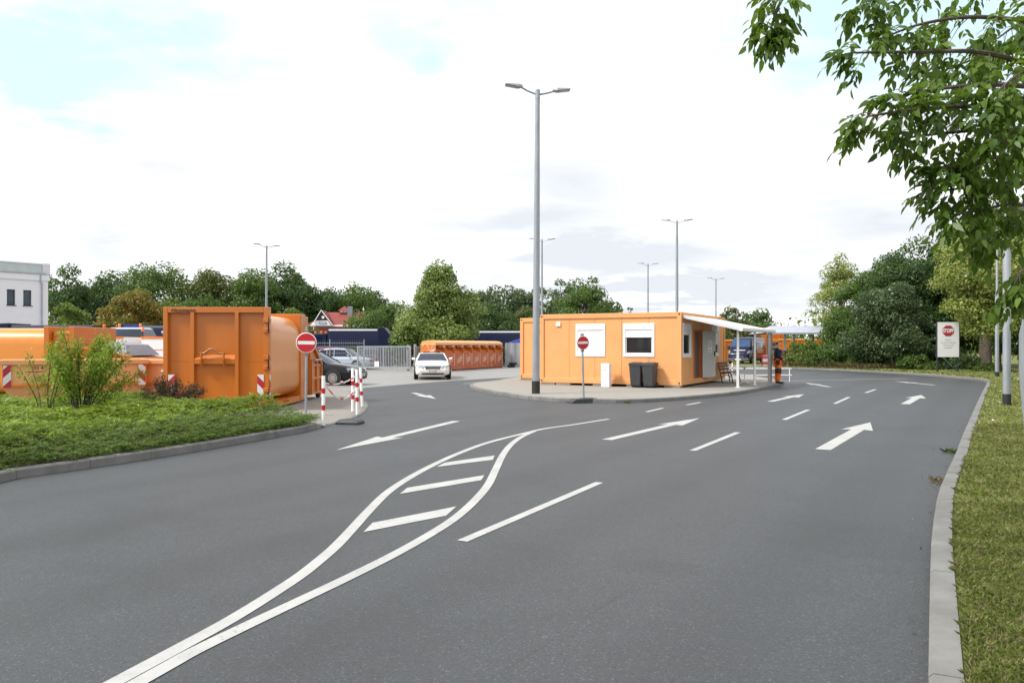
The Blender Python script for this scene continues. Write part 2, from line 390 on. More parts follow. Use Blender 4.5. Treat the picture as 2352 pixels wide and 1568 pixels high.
def sheet(name, pts, z, m, kind='structure'):
    mb = MB(); mb.add([(p[0], p[1], z) for p in pts], [tuple(range(len(pts)))])
    return tag(mb.build(name, m), kind=kind)
sheet('ground', [(-1500, -300), (1500, -300), (1500, 2200), (-1500, 2200)], -.04, M_field)
sheet('yard', [(-90, -20), (90, -20), (90, 150), (-90, 150)], 0, M_yard)
yb = [G(799, 898), G(840, 890), G(949, 880.7), G(1043, 873.8), G(1193, 865), G(1680, 847), G(1796, 846.6)]
road = sheet('road', [(-18, -14), (-18, 14)]+yb+[(24.5, 52), (27, 40), (14, 8), (9, -14)], .004, M_road)

def kerb(name, path, w, h, side, step=1.0, parent=None, z0=0.0):
    """a run of kerb stones; path = their road-side foot, side +1 left / -1 right of travel"""
    pts = resample(path, step); q = offset(pts, side*w); ch = offset(pts, side*.022); mb = MB(); rnd = random.Random(5)
    for i in range(len(pts)-1):
        dz = rnd.uniform(-.004, .004); g = .0035
        def L(a, b, t): return a.lerp(b, t)
        secs = []
        d = max((pts[i+1]-pts[i]).length, .01)
        for t in (g/d, 1-g/d):
            a, b, c = L(pts[i], pts[i+1], t), L(q[i], q[i+1], t), L(ch[i], ch[i+1], t)
            secs.append([(a.x, a.y, z0-.02), (a.x, a.y, z0+h-.022+dz), (c.x, c.y, z0+h+dz), (b.x, b.y, z0+h+dz), (b.x, b.y, z0-.02)])
        mb.loft(secs)
    # joint filling
    low = [Vector((p.x, p.y, 0)) for p in offset(pts, side*.012)]; low2 = offset(pts, side*(w-.01))
    for i in range(len(pts)-1):
        mb.loft([[(low[j].x, low[j].y, z0-.02), (low[j].x, low[j].y, z0+h-.03), (low2[j].x, low2[j].y, z0+h-.012), (low2[j].x, low2[j].y, z0-.02)] for j in (i, i+1)], cap=False)
    o = mb.build(name, M_kerb, parent); return tag(o, kind='structure') if parent is None else o
# right-hand kerb and verge
rk = [(.9, -8, 0), (1.15, 0, 0), (1.62, 3, 0)]+[tuple(G(*p)) for p in [(2134, 1567), (2136, 1325), (2140.5, 1240), (2153, 1154), (2164, 1124), (2193.6, 1056), (2210.6, 1009), (2234, 953.6), (2252, 912), (2262, 892), (2266, 882.5)]]
rkp = spline(rk, 6)
fk = [tuple(G(*p)) for p in [(2266, 882.5), (2262, 878), (2225, 871.6), (2085, 860), (1919, 851), (1796, 846.4)]]+[(16.5, 66, 0), (13, 76, 0)]
fkp = spline(fk, 6)
kerb('kerb_right', rkp, .15, .12, -1)
kerb('kerb_far', fkp, .2, .12, -1)
vin = offset(rkp, -.14)+offset(fkp, -.19)[1:]
sheet('verge', vin+[Vector((13, 150, 0)), Vector((140, 150, 0)), Vector((140, -14, 0)), Vector((1, -14, 0))], .105, M_verge)
# left-hand kerb, planted bed, cobbled pad
lk = [(-13.5, -6, 0), (-10.6, 3, 0)]+[tuple(G(*p)) for p in [(-300, 1165), (0, 1105), (192, 1077), (372, 1049.5), (487, 1030), (585, 1013), (700, 992), (727, 984)]]
lkp = spline(lk, 6)
kerb('kerb_left', lkp, .15, .13, 1)
pe = [tuple(G(*p)) for p in [(727, 984), (770, 974), (800, 966), (828, 954), (843, 941), (846, 932), (840, 920), (822, 906), (799, 897)]]
pep = spline(pe, 6)
kerb('kerb_pad', pep, .12, .03, 1)
bed = offset(lkp, .14)
sheet('planting_bed', bed+[Vector((-4.25, 16.6, 0)), Vector((-5.3, 18.2, 0)), Vector((-9, 18.9, 0)), Vector((-40, 18.9, 0)), Vector((-40, -6, 0))], .1, M_soil)
sheet('cobbled_pad', [Vector((-9, 15.4, 0)), Vector((-4.4, 16.4, 0))]+offset(pep, .11)[2:]+[Vector((-8, 33, 0)), Vector((-40, 34, 0)), Vector((-40, 17, 0)), Vector((-9, 17, 0))], .028, M_pad)
# island
isl = [G(1078, 889), G(1082, 893), G(1105, 900), G(1140, 906.5), G(1220, 918), G(1300, 923.5), G(1400, 925.5), G(1480, 924), G(1560, 919), G(1650, 911), G(1720, 901.5), G(1775, 890), G(1797, 883.5), G(1796, 878),
       Vector((12.6, 40, 0)), Vector((12.9, 44, 0)), Vector((11, 46, 0)), Vector((5, 46, 0)), Vector((1.2, 43.5, 0)), Vector((-.25, 39, 0)), Vector((-.75, 36.6, 0)), G(1086, 884)]
islp = spline(isl, 5, True); islp.append(islp[0].copy())
kerb('kerb_island', islp, .14, .12, 1)
sheet('island_pavement', offset(islp, .13)[:-1], .114, M_island)

# markings: children of the road
ZM = .008
def mark(name, polys):
    mb = MB()
    for p in polys: mb.add([(q[0], q[1], ZM) for q in p], [tuple(range(len(p)))])
    return mb.build(name, M_paint, road)
def ribbon(pts, w):
    a, b = offset(pts, w/2), offset(pts, -w/2)
    return [[a[i], b[i], b[i+1], a[i+1]] for i in range(len(pts)-1)]
def r6(x, y): return G(192.4+x*.5455, 962.2+y*.5455)
pA = [(-200, 1290), (140, 1106), (300, 1020), (430, 950), (600, 857), (750, 766), (900, 668), (985, 602), (1062, 535), (1130, 463), (1200, 386), (1280, 308), (1370, 248), (1470, 194), (1580, 144), (1700, 100), (1840, 64), (1940, 41), (2060, 24), (2210, 0)]
lineA = spline([r6(*p) for p in pA], 6)
pB = [(-130, 1310), (235, 1108), (360, 1038), (480, 972), (700, 865), (900, 770), (1100, 675), (1300, 575), (1450, 491), (1560, 420), (1640, 350), (1700, 280), (1735, 210), (1765, 150), (1800, 106), (1845, 74), (1895, 52)]
lineB = spline([r6(*p) for p in pB], 6)
mb = MB()
for dz, l in ((0, lineA), (.0008, lineB)):
    for p in ribbon(l, .105): mb.add([(q[0], q[1], ZM+dz) for q in p], [(0, 1, 2, 3)])
mb.build('divider_line', M_paint, road)
for q in ([(1485, 202), (1520, 184), (1729, 154), (1722, 172)], [(1330, 316), (1362, 290), (1686, 237), (1673, 258)], [(1177, 477), (1215, 438), (1568, 369), (1525, 408)]):
    mark('hatch_bar', [[r6(*p) for p in q]])
def dash(t, h, w=.11):
    a, b = G(*t), G(*h); d = (b-a).normalized(); s = Vector((-d.y, d.x, 0))*w/2
    mark('dash_marking', [[a+s, a-s, b-s, b+s]])
dash((1061, 1243), (1376, 1108), .105)
for t, h in (((1590, 1035), (1694, 993)), ((1800, 964), (1856, 941)), ((1916, 927), (1949, 912)), ((1987, 902), (2010, 894)), ((1484, 946), (1522, 937)), ((1576, 930), (1608, 924))): dash(t, h)
def arrow(t, h, sw=.1, hw=.27, hl=1.95):
    a, b = G(*t), G(*h); d = (b-a).normalized(); s = Vector((-d.y, d.x, 0)); n = b-d*hl
    mark('arrow_marking', [[a+s*sw, a-s*sw, n-s*sw+d*.12, n-s*hw, b, n+s*hw, n+s*sw+d*.12]])
arrow((1393, 1010), (1607, 960)); arrow((1889, 1032.5), (1998, 970), .12, .3, 1.9); arrow((1768, 922), (1846, 905)); arrow((2078, 928), (2115, 907), .12, .3, 2.0)
arrow((1904, 888.5), (1849, 879)); arrow((2146, 884.3), (2052, 875)); arrow((949, 902), (1001.5, 916)); arrow((1048, 967), (771, 1034))
mark('edge_line', ribbon([G(1745, 876), G(1900, 872.8), G(2085, 868.9)], .14))
mark('edge_line', ribbon([G(1063, 881.2), G(1120, 877), G(1182, 872.6)], .14))
# ------------------------------------------------------------------ shared materials
OR_OFF = mat('faded orange paint', (.745, .355, .135), .5, var=.05, vscale=.7, dirt=(.55, .2, .05), dscale=.9, damt=.25)
OR_SEAL = mat('orange joint', (.36, .13, .03), .6)
OR_RED = mat('orange red reveal', (.55, .12, .02), .5)
OR_PRESS = mat('strong orange paint', (.53, .145, .009), .38, var=.07, vscale=.8, coat=.3, dirt=(.42, .15, .03), dscale=1.1, damt=.35)
OR_SKIP = mat('weathered orange paint', (.72, .35, .15), .5, var=.08, vscale=1.0, dirt=(.6, .34, .17), dscale=1.4, damt=.5)
OR_SKIPD = mat('skip orange paint', (.6, .17, .015), .45, var=.1, vscale=1.4, dirt=(.4, .14, .03), dscale=2, damt=.5)
WHITE = mat('white plastic', (.8, .8, .8), .4, var=.03)
SLAT = mat('white shutter slats', (.78, .79, .8), .45, var=.03)
GREYW = mat('pale grey door paint', (.52, .53, .52), .45, var=.05)
STEEL = mat('galvanised steel', (.33, .36, .39), .5, .35, var=.14, vscale=6, stretch=(1, 1, .25))
STEELD = mat('dark galvanised steel', (.25, .27, .29), .5, .5, var=.15)
BLACK = mat('black rubber', (.02, .02, .021), .7, var=.2)
DKGREY = mat('dark grey plastic', (.045, .047, .052), .5, var=.12, vscale=3)
RED = mat('sign red', (.56, .012, .022), .35, var=.05)
WSIGN = mat('sign white', (.86, .86, .86), .35, var=.03)
WOOD = mat('bench timber', (.16, .07, .04), .6, var=.25, vscale=8, stretch=(1, 8, 8))
CONC = mat('grey concrete block', (.24, .225, .2), .9, var=.2, bump=.4)
GLS = glass('window glass', (.02, .02, .022))
INT = mat('pale interior lining', (.5, .51, .49), .6, var=.05)
FIRE = mat('extinguisher red', (.5, .01, .015), .3, var=.05)
NAVY = mat('navy cloth', (.012, .016, .04), .85, var=.25, vscale=8, bump=.4)
HIVIS = mat('bright orange cloth', (.9, .17, .01), .8, var=.12, vscale=8, bump=.4)
SKIN = mat('skin', (.5, .27, .19), .55, var=.06)
HAIR = mat('brown hair', (.035, .02, .013), .7, var=.3, vscale=20)
INK = mat('dark lettering', (.05, .022, .012), .5)
INKB = mat('black lettering', (.03, .03, .03), .5)

# ------------------------------------------------------------------ the two office containers on the island
CU = Vector((.882, -.469, 0)).normalized(); CN = Vector((-CU.y, CU.x, 0)); CRZ = math.atan2(CU.y, CU.x)
def frame_bars(L, D, z0, z1, w=.16, hb=.2, ht=.19):
    """corner posts and rails of a container, x along its length, y its depth"""
    mb = MB()
    for x in (0, L-w):
        for y in (0, D-w): mb.box(x, x+w, y, y+w, z0, z1)
    for y in (.004, D-w+.004):
        mb.box(w, L-w, y, y+w-.008, z0+.003, z0+hb); mb.box(w, L-w, y, y+w-.008, z1-ht, z1-.003)
    for x in (.004, L-w+.004):
        mb.box(x, x+w-.008, w, D-w, z0+.003, z0+hb); mb.box(x, x+w-.008, w, D-w, z1-ht, z1-.003)
    return mb
def panels(x0, x1, n, z0, z1, depth, holes, y=.05):
    """wall sheet in n panels with grooves; holes [(x0,x1,z0,z1)] left open"""
    xs = sorted(set([x0+(x1-x0)*i/n for i in range(n+1)]+[h[0] for h in holes]+[h[1] for h in holes])); mb = MB()
    joints = [x0+(x1-x0)*i/n for i in range(1, n)]
    for a, b in zip(xs, xs[1:]):
        a2 = a+(.006 if any(abs(a-j) < 1e-6 for j in joints) else 0); b2 = b-(.006 if any(abs(b-j) < 1e-6 for j in joints) else 0)
        hs = [h for h in holes if h[0] <= a+1e-6 and h[1] >= b-1e-6]
        if hs:
            if hs[0][2] > z0+.01: mb.box(a2, b2, y, y+depth, z0, hs[0][2])
            mb.box(a2, b2, y, y+depth, hs[0][3], z1)
        else: mb.box(a2, b2, y, y+depth, z0, z1)
    mb.box(x0, x1, y+.012, y+depth-.004, z0, z1, 1) if not holes else [mb.box(j-.012, j+.012, y+.012, y+depth-.01, z0, z1, 1) for j in joints if not any(h[0] < j < h[1] for h in holes)]
    return mb
def shutter_window(parent, x0, x1, z0, z1, y, openfrac, M=None, name='window'):
    """white framed window with a roller shutter box, shutter drawn down by 1-openfrac; M maps it onto another wall"""
    T = M if M is not None else Matrix.Identity(4)
    def fix(mb): mb.v = [tuple(T @ Vector(v)) for v in mb.v]; return mb
    f = MB(); w = .085; bx = .24
    f.box(x0, x0+w, y-.03, y+.08, z0, z1); f.box(x1-w, x1, y-.03, y+.08, z0, z1); f.box(x0+w, x1-w, y-.03, y+.08, z0, z0+.11)
    f.box(x0+w, x1-w, y-.04, y+.1, z1-bx, z1)
    fr = fix(f).build(name, WHITE, parent, bevel=.006)
    zt = z1-bx; zb = z0+.11; zs = zb+(zt-zb)*openfrac; s = MB()
    n = max(2, int((zt-zs)/.042))
    for i in range(n):
        a = zt-(zt-zs)*(i+1)/n; b = zt-(zt-zs)*i/n
        s.ext([(y-.006, b), (y-.016, b-.008), (y-.016, a+.012), (y-.004, a+.002), (y+.02, a+.002), (y+.02, b)], x0+w, x1-w, 'x')
    fix(s).build('shutter', SLAT, fr)
    if openfrac > .1:
        g = MB(); g.box(x0+w+.045, x1-w-.045, y+.035, y+.042, zb+.045, zs); fix(g).build('pane', GLS, fr)
        g = MB()
        for a in (x0+w, x1-w-.045): g.box(a, a+.045, y+.02, y+.05, zb, zs)
        g.box(x0+w+.045, x1-w-.045, y+.02, y+.05, zb, zb+.045); fix(g).build('sash', WHITE, fr)
    return fr
def castings(L, z0, z1, parent):
    for x in (.05, L-.11):
        for z in (z0+.05, z1-.12):
            mb = MB(); mb.box(x, x+.055, -.004, .02, z, z+.075); mb.build('corner_fitting', BLACK, parent)
off = thing('office_container', 'pale orange site office with white shutter windows, door open under awning', 'office container', (1.15, 32.54, 0), CRZ)
L1, D1, Z0, Z1 = 5.87, 7.1, .2, 2.97
fb = frame_bars(L1, 3.27, Z0, Z1); f2 = frame_bars(L1, 3.75, Z0, Z1-.0); f2.v = [(v[0], v[1]+3.3, v[2]) for v in f2.v]
fb.add(f2.v, f2.f); fb.build('frame', OR_OFF, off, bevel=.012)
panels(.16, L1-.16, 5, Z0+.2, Z1-.19, .06, [(1.56, 2.82, 1.27, 2.56), (3.56, 4.82, 1.27, 2.56)]).build('front_wall', [OR_OFF, OR_SEAL], off)
castings(L1, Z0, Z1, off)
shutter_window(off, 1.56, 2.82, 1.27, 2.56, .05, 0); shutter_window(off, 3.56, 4.82, 1.27, 2.56, .05, .67)
SM = Matrix(((0, -1, 0, L1), (1, 0, 0, 0), (0, 0, 1, 0), (0, 0, 0, 1)))      # wall-local (x along the side, y inwards) -> container
sw = panels(.16, 3.11, 3, Z0+.2, Z1-.19, .06, [(.31, 1.5, 1.25, 2.56), (1.87, 2.95, .2, 2.33)])
s2 = panels(3.46, 6.89, 3, Z0+.2, Z1-.19, .06, [(4.72, 6.0, 1.25, 2.56)]); sw.add(s2.v, s2.f)
sw.v = [tuple(SM @ Vector(v)) for v in sw.v]; sw.m = [0]*len(sw.f); sw.build('side_wall', [OR_OFF, OR_SEAL], off)
shutter_window(off, .31, 1.5, 1.25, 2.56, .05, .78, SM); shutter_window(off, 4.72, 6.0, 1.25, 2.56, .05, .4, SM)
mb = MB(); mb.box(.17, L1-.17, 6.9, 6.96, Z0+.2, Z1-.2); mb.box(.04, .1, .16, 6.9, Z0+.2, Z1-.2); mb.box(.1, L1-.12, .12, 6.9, Z0+.02, Z0+.1); mb.build('shell', OR_OFF, off)
mb = MB(); mb.box(.06, L1-.06, .06, 7.0, Z1-.09, Z1-.02); mb.build('roof', mat('grey roof sheet', (.3, .3, .3), .5), off)
mb = MB(); mb.box(.11, L1-.13, .12, 3.2, Z0+.11, Z0+.14); mb.box(L1-1.6, L1-.14, 1.74, 1.78, Z0+.14, Z1-.2); mb.box(L1-1.6, L1-.14, 3.06, 3.1, Z0+.14, Z1-.2); mb.box(L1-2.4, L1-2.36, .13, 3.2, Z0+.14, Z1-.2); mb.build('interior', INT, off)
mb = MB()      # door frame
for a, b, z0, z1 in ((1.87, 1.93, .4, 2.33), (2.89, 2.95, .4, 2.33), (1.93, 2.89, 2.27, 2.33), (1.93, 2.89, .36, .42)): mb.box(a, b, .02, .13, z0, z1)
mb.v = [tuple(SM @ Vector(v)) for v in mb.v]; mb.build('door_frame', OR_RED, off)
lf = bpy.data.objects.new('door', None); 
dm = MB(); dm.box(0, 1.0, -.025, .025, 0, 1.88); 
door = dm.build('door', GREYW, off, bevel=.006, loc=(L1+.03, 2.95, .41), rot=(0, 0, R(46)-CRZ-math.pi*0))
bpy.data.objects.remove(lf)
mb = MB(); mb.box(.88, .92, -.055, -.025, .86, 1.06); mb.tube([(.9, -.055, 1.0), (.9, -.09, 1.0), (.8, -.09, 1.0)], .011, 6); mb.build('handle', BLACK, door)
mb = MB(); mb.box(.42, .7, -.031, -.026, 1.02, 1.5); mb.build('notice', WSIGN, door)
mb = MB()
for i in range(24):
    a, b = 2*math.pi*i/24, 2*math.pi*(i+1)/24
    mb.quad(*[(.56+math.cos(t)*r*.75, -.0325, 1.33+math.sin(t)*r) for t, r in ((a, .14), (b, .14), (b, .12), (a, .12))])
mb.box(.545, .575, -.0335, -.032, 1.24, 1.42); mb.build('notice_print', INKB, door)
mb = MB()
for z in (1.07, 1.11): mb.box(.47, .65, -.0335, -.032, z, z+.015)
mb.build('notice_text', INKB, door)
mb = MB(); mb.box(.7, .9, .0, .05, 2.48, 2.65); mb.build('vent_box', WHITE, off, bevel=.01)
def blocks(parent, xs, y0):
    for x in xs:
        mb = MB(); mb.box(x, x+.62, y0, y0+.3, .118, .199); mb.build('support_block', CONC, parent, bevel=.008)
blocks(off, (.02, .7, 2.3, 3.7, 5.2), .02)
off2 = thing('office_container', 'second orange site office set back behind the lamp post', 'office container', (.37, 36.85, 0), CRZ)
frame_bars(2.7, 3.4, .2, 2.97).build('frame', OR_OFF, off2, bevel=.012)
panels(.16, 2.54, 2, .4, 2.78, .06, []).build('front_wall', [OR_OFF, OR_SEAL], off2)
castings(2.7, .2, 2.97, off2)
mb = MB(); mb.box(.05, 2.66, .12, 3.36, .3, 2.95); mb.build('shell', OR_OFF, off2)
mb = MB(); mb.box(.78, .98, .0, .05, 2.3, 2.47); mb.build('vent_box', WHITE, off2, bevel=.01)
shutter_window(off2, 1.35, 2.3, 1.27, 2.56, .05, 0)
blocks(off2, (.02, 1.2), .02)

# awning on three posts
aw = thing('awning', 'white lean-to awning on slim posts beside the office door', 'awning', (6.33, 29.79, 0))
o = Vector((6.33, 29.79, 0)); W0, W1, O0, O1 = [Vector(p)-o for p in ((6.44, 29.9, 2.83), (8.98, 34.7, 2.83), (8.48, 29.7, 2.36), (11.32, 34.55, 2.36))]
AWN = mat('white awning panel', (.72, .74, .76), .35, var=.05)
mb = MB(); mb.panel([W0, O0, O1, W1], .03); mb.build('roof_panel', AWN, aw)
mb = MB()
for a, b in ((W0, O0), (W1, O1)): mb.bar(a+Vector((0, 0, -.04)), b+Vector((0, 0, -.04)), .05, .11)
mb.bar(W0+Vector((.01, 0, -.03)), W1+Vector((.01, 0, -.03)), .06, .1)
for k in range(1, 6): mb.bar(W0.lerp(W1, k/6)+Vector((0, 0, .005)), O0.lerp(O1, k/6)+Vector((0, 0, .005)), .035, .02)
mb.build('edge_profile', WHITE, aw)
mb = MB(); e = (O1-O0).normalized(); pr = [(-.02, .03), (-.02, -.1), (.09, -.1), (.12, -.06), (.12, .03), (.1, .03), (.1, -.05), (.08, -.08), (0, -.08), (0, .03)]
sdv = Vector((e.y, -e.x, 0)); mb.loft([[tuple(p+sdv*a+Vector((0, 0, b-.02))) for a, b in pr] for p in (O0, O1)]); mb.build('gutter', WHITE, aw)
for (px, py, w, mm) in ((8.52, 30.05, .08, WHITE), (9.8, 32.16, .075, WHITE), (11.05, 34.2, .11, mat('grey post', (.5, .52, .53), .45, .3))):
    mb = MB(); mb.box(px-w/2, px+w/2, py-w/2, py+w/2, .118, 2.27); mb.box(px-.1, px+.1, py-.1, py+.1, .116, .13); mb.v = [(v[0]-o.x, v[1]-o.y, v[2]) for v in mb.v]
    mb.build('post', mm, aw, bevel=.006)
mb = MB(); mb.tube([Vector((11.12, 34.15, 2.25))-o, Vector((11.12, 34.15, 1.0))-o, Vector((11.12, 34.15, .14))-o], .03, 8); mb.build('downpipe', STEELD, aw)

# bench, table, rail, extinguisher, bins, cabinet
def at(u, n, z=0): return Vector((6.33, 29.79, 0))+CU*u+CN*n+Vector((0, 0, z))
be = thing('bench', 'brown slatted bench with curved iron legs beside the open door', 'bench', at(.38, 5.65, .114), CRZ+math.pi/2)
CAST = mat('dark cast iron', (.015, .014, .014), .5)
for x in (-.72, .72):
    mb = MB(); mb.tube([(x, .02, .0), (x, .05, .22), (x, .1, .36), (x, .0, .41), (x, -.3, .42), (x, -.38, .36), (x, -.4, .2), (x, -.44, 0)], .024, 6); mb.tube([(x, .08, .38), (x, .15, .6), (x, .2, .84)], .022, 6); mb.tube([(x, .05, .25), (x, -.15, .36), (x, -.36, .24)], .018, 6)
    mb.build('leg', CAST, be, smooth=True)
for i in range(4):
    mb = MB(); mb.box(-.9, .9, -.4+i*.115, -.305+i*.115, .435, .47); mb.build('seat_slat', WOOD, be, bevel=.006)
for i in range(3):
    mb = MB(); z = .53+i*.125; mb.box(-.9, .9, .09+i*.03, .12+i*.03, z, z+.1); mb.build('back_slat', WOOD, be, bevel=.006)
tb = thing('bistro_table', 'small white bistro table with splayed feet under the awning', 'table', (9.78, 33.5, .114))
mb = MB(); mb.lathe([(.0, .7), (.3, .7), (.31, .71), (.31, .72), (.3, .728), (0, .728)], 28); mb.build('tabletop', WHITE, tb, smooth=True)
mb = MB(); mb.lathe([(.02, .05), (.02, .7)], 10)
for k in range(4):
    t = k*math.pi/2+.4; c, s = math.cos(t), math.sin(t); mb.tube([(0, 0, .12), (c*.1, s*.1, .06), (c*.27, s*.27, .015)], .014, 6); mb.tube([(0, 0, .55), (c*.06, s*.06, .66), (c*.2, s*.2, .695)], .01, 6)
mb.build('pedestal', WHITE, tb, smooth=True)
rl = thing('guard_rail', 'low white tubular guard rail behind the bistro table', 'guard rail', (9.9, 37.3, .0))
for x in (0, 1.5, 3.1):
    mb = MB(); mb.tube([(x, 0, .0), (x, 0, .62)], .022, 8); mb.build('post', WHITE, rl, smooth=True)
for z in (.32, .62):
    mb = MB(); mb.tube([(-.15, 0, z), (3.2, 0, z)], .022, 8); mb.build('rail', WHITE, rl, smooth=True)
fe = thing('fire_extinguisher', 'red fire extinguisher standing in the open office doorway', 'fire extinguisher', at(-.35, 2.4, .345))
mb = MB(); mb.lathe([(.075, 0), (.085, .02), (.085, .46), (.07, .53), (.03, .57), (.03, .6)], 16); mb.build('cylinder', FIRE, fe, smooth=True)
mb = MB(); mb.box(-.03, .03, -.02, .02, .6, .65); mb.bar((0, 0, .66), (.13, 0, .69), .02, .015); mb.tube([(.03, 0, .62), (.12, 0, .5), (.1, 0, .2)], .01, 6); mb.build('valve', BLACK, fe)
mb = MB(); mb.lathe([(.0865, .2), (.0865, .34)], 16); mb.build('label_band', WSIGN, fe, smooth=True)
def bin_(loc, rz, label):
    t = thing('wheelie_bin', label, 'wheelie bin', loc, rz, 'wheelie bins against the office wall')
    mb = MB(); secs = []
    for z, w, d0, d1 in ((.06, .19, -.17, .17), (.12, .195, -.19, .19), (.84, .235, -.255, .235), (.9, .24, -.26, .24)):
        r = .03; secs.append([(-w+r, d0, z), (w-r, d0, z), (w, d0+r, z), (w, d1-r, z), (w-r, d1, z), (-w+r, d1, z), (-w, d1-r, z), (-w, d0+r, z)])
    mb.loft(secs); mb.box(-.25, .25, -.272, -.255, .83, .875)
    mb.build('body', DKGREY, t, bevel=.008)
    mb = MB(); mb.loft([[(-.25, -.28, z0), (.25, -.28, z0), (.25, .25, z1), (-.25, .25, z1)] for z0, z1 in ((.89, .9), (.925, .945))]); mb.loft([[(-.2, -.22, .925), (.2, -.22, .925), (.2, .2, .944), (-.2, .2, .944)], [(-.17, -.18, .945), (.17, -.18, .945), (.17, .16, .962), (-.17, .16, .962)]])
    mb.build('lid', DKGREY, t, bevel=.01)
    mb = MB(); mb.tube([(-.17, .27, .86), (-.17, .33, .9), (.17, .33, .9), (.17, .27, .86)], .015, 6); mb.build('handle', DKGREY, t)
    for x in (-.2, .2):
        mb = MB(); mb.lathe([(.09, -.025), (.1, -.015), (.1, .015), (.09, .025)], 16, (x, .2, .1), 'x'); mb.build('wheel', BLACK, t, smooth=True)
    return t
bin_((4.74, 30.33, .114), CRZ+R(6), 'dark grey wheelie bin, the one beside the white cabinet')
bin_((5.2, 30.02, .114), CRZ-R(4), 'dark grey wheelie bin, the one nearer the office corner')
cb = thing('meter_cabinet', 'narrow white electricity cabinet standing before the office wall', 'cabinet', (3.64, 30.75, .114), CRZ)
mb = MB(); mb.box(-.17, .17, -.13, .13, .0, .87); mb.build('housing', WHITE, cb, bevel=.01)
mb = MB(); mb.box(-.155, .155, -.137, -.13, .26, .84); mb.build('door', WHITE, cb, bevel=.004)
mb = MB(); mb.box(-.02, .02, -.147, -.137, .62, .7); mb.build('handle', GREYW, cb)
mb = MB(); mb.box(-.18, .18, -.14, .14, .868, .9); mb.build('lid', WHITE, cb, bevel=.008)

# ------------------------------------------------------------------ signs and posts
def disc_sign(name, label, loc, rz, r, zc, top, lean=0, base=None):
    t = thing(name, label, 'no entry sign', loc, 0); t.rotation_euler = (0, lean, rz)
    mb = MB(); mb.tube([(0, 0, 0), (0, 0, top)], .03, 12); mb.build('post', STEEL, t, smooth=True)
    d = bpy.data.objects
    mb = MB(); mb.lathe([(r, -.052), (r+.006, -.048), (r+.006, -.04), (r, -.036)], 40, (0, 0, zc), 'y'); disc = mb.build('disc', WSIGN, t, smooth=True)
    mb = MB(); mb.lathe([(r*.955, -.0545), (r*.955, -.0515)], 40, (0, 0, zc), 'y'); mb.build('red_field', RED, disc, smooth=True)
    mb = MB(); mb.box(-r*.84, r*.84, -.0575, -.0543, zc-r*.165, zc+r*.165); mb.build('white_bar', WSIGN, disc)
    for z in (zc-r-.03, zc+r+.03):
        mb = MB(); mb.box(-.04, .04, -.045, .04, z-.03, z+.03); mb.build('clamp', mat('clamp metal', (.3, .2, .19), .5, .4), t, bevel=.006)
    if base:
        mb = MB(); prof = [(-.5, .0), (-.5, .05), (-.33, .12), (.33, .12), (.5, .05), (.5, .0)]
        mb.ext(prof, -.2, .2, 'y'); mb.box(-.1, .1, -.08, .08, .119, .135); mb.build('rubber_base', mat('grey rubber foot', (.05, .053, .056), .7, var=.2, bump=.3), t, bevel=.02)
    return t
disc_sign('no_entry_sign', 'red no entry sign on a grey rubber foot before the office', (2.14, 23.75, .01), R(24), .2, 1.78, 2.05, -.03, True)
disc_sign('no_entry_sign', 'larger red no entry sign at the planting bed corner', (-4.92, 19.0, .03), R(4), .237, 1.74, 2.12, .012)
HZB = hazard('bollard bands', 1.05, 90, off=.02, axes='XZ')
def bollard(loc, label, h=1.05, r=.037, lean=(0, 0), group='red and white bollards at the pad'):
    t = thing('bollard', label, 'bollard', loc, 0, group); t.rotation_euler = (lean[0], lean[1], 0)
    mb = MB(); mb.lathe([(r, 0), (r, h-.02), (r*.85, h)], 16); mb.build('tube', WSIGN, t, smooth=True)
    for z in (.38, .73):
        mb = MB(); mb.lathe([(r+.0015, z-.055), (r+.0015, z+.055)], 16); mb.build('red_band', RED, t, smooth=True)
    mb = MB(); mb.lathe([(.05, 0), (.05, .012), (.042, .02)], 14); mb.build('foot', STEELD, t)
    return t
bollard((-3.93, 16.6, .03), 'red banded white bollard nearest the green hedge end', 1.04)
bollard((-3.72, 19.15, .03), 'red banded white bollard where the slack tape ends', 1.1, lean=(0, -.01))
bollard((-4.06, 21.6, .03), 'leaning red banded white bollard farthest from the hedge', 1.08, lean=(0, -.05))
bollard((-4.0, 20.0, .03), 'red banded white bollard almost hidden behind another one', 1.1)
bollard((12.5, 45.2, .05), 'thin red banded bollard behind the brown bench', .8, .03, group='striped posts in the yard')
# slack warning tape
tp = MB(); a, b = Vector((-3.9, 16.62, .92)), Vector((-3.74, 19.1, .98))
HZT = mat('tape white', (.75, .75, .74), .5)
def sag(a, b, s, n=18): return [a.lerp(b, i/n)-Vector((0, 0, s*4*(i/n)*(1-i/n))) for i in range(n+1)]
ch = thing('barrier_tape', 'slack red and white barrier tape tied between two bollards', 'barrier tape', (0, 0, 0))
c1 = sag(a, b, .09); c2 = sag(a-Vector((0, 0, .02)), b-Vector((0, 0, .3)), .28)
for c in (c1, c2):
    mb = MB()
    for i in range(len(c)-1): mb.bar(c[i], c[i+1], .012, .03, 1 if (i//2) % 3 == 1 else 0)
    mb.build('strand', [HZT, RED], ch)
sl = thing('rubber_sign_foot', 'flat dark grey rubber foot lying unused beside a bollard', 'sign foot', (-3.52, 17.3, .006), R(-12))
mb = MB(); mb.loft([[(-.26, -.18, 0), (.26, -.18, 0), (.26, .2, 0), (-.26, .2, 0)], [(-.26, -.18, .05), (.26, -.18, .05), (.26, .2, .05), (-.26, .2, .05)], [(-.2, -.12, .1), (.2, -.12, .1), (.2, .15, .1), (-.2, .15, .1)]]); mb.build('body', DKGREY, sl, bevel=.012)
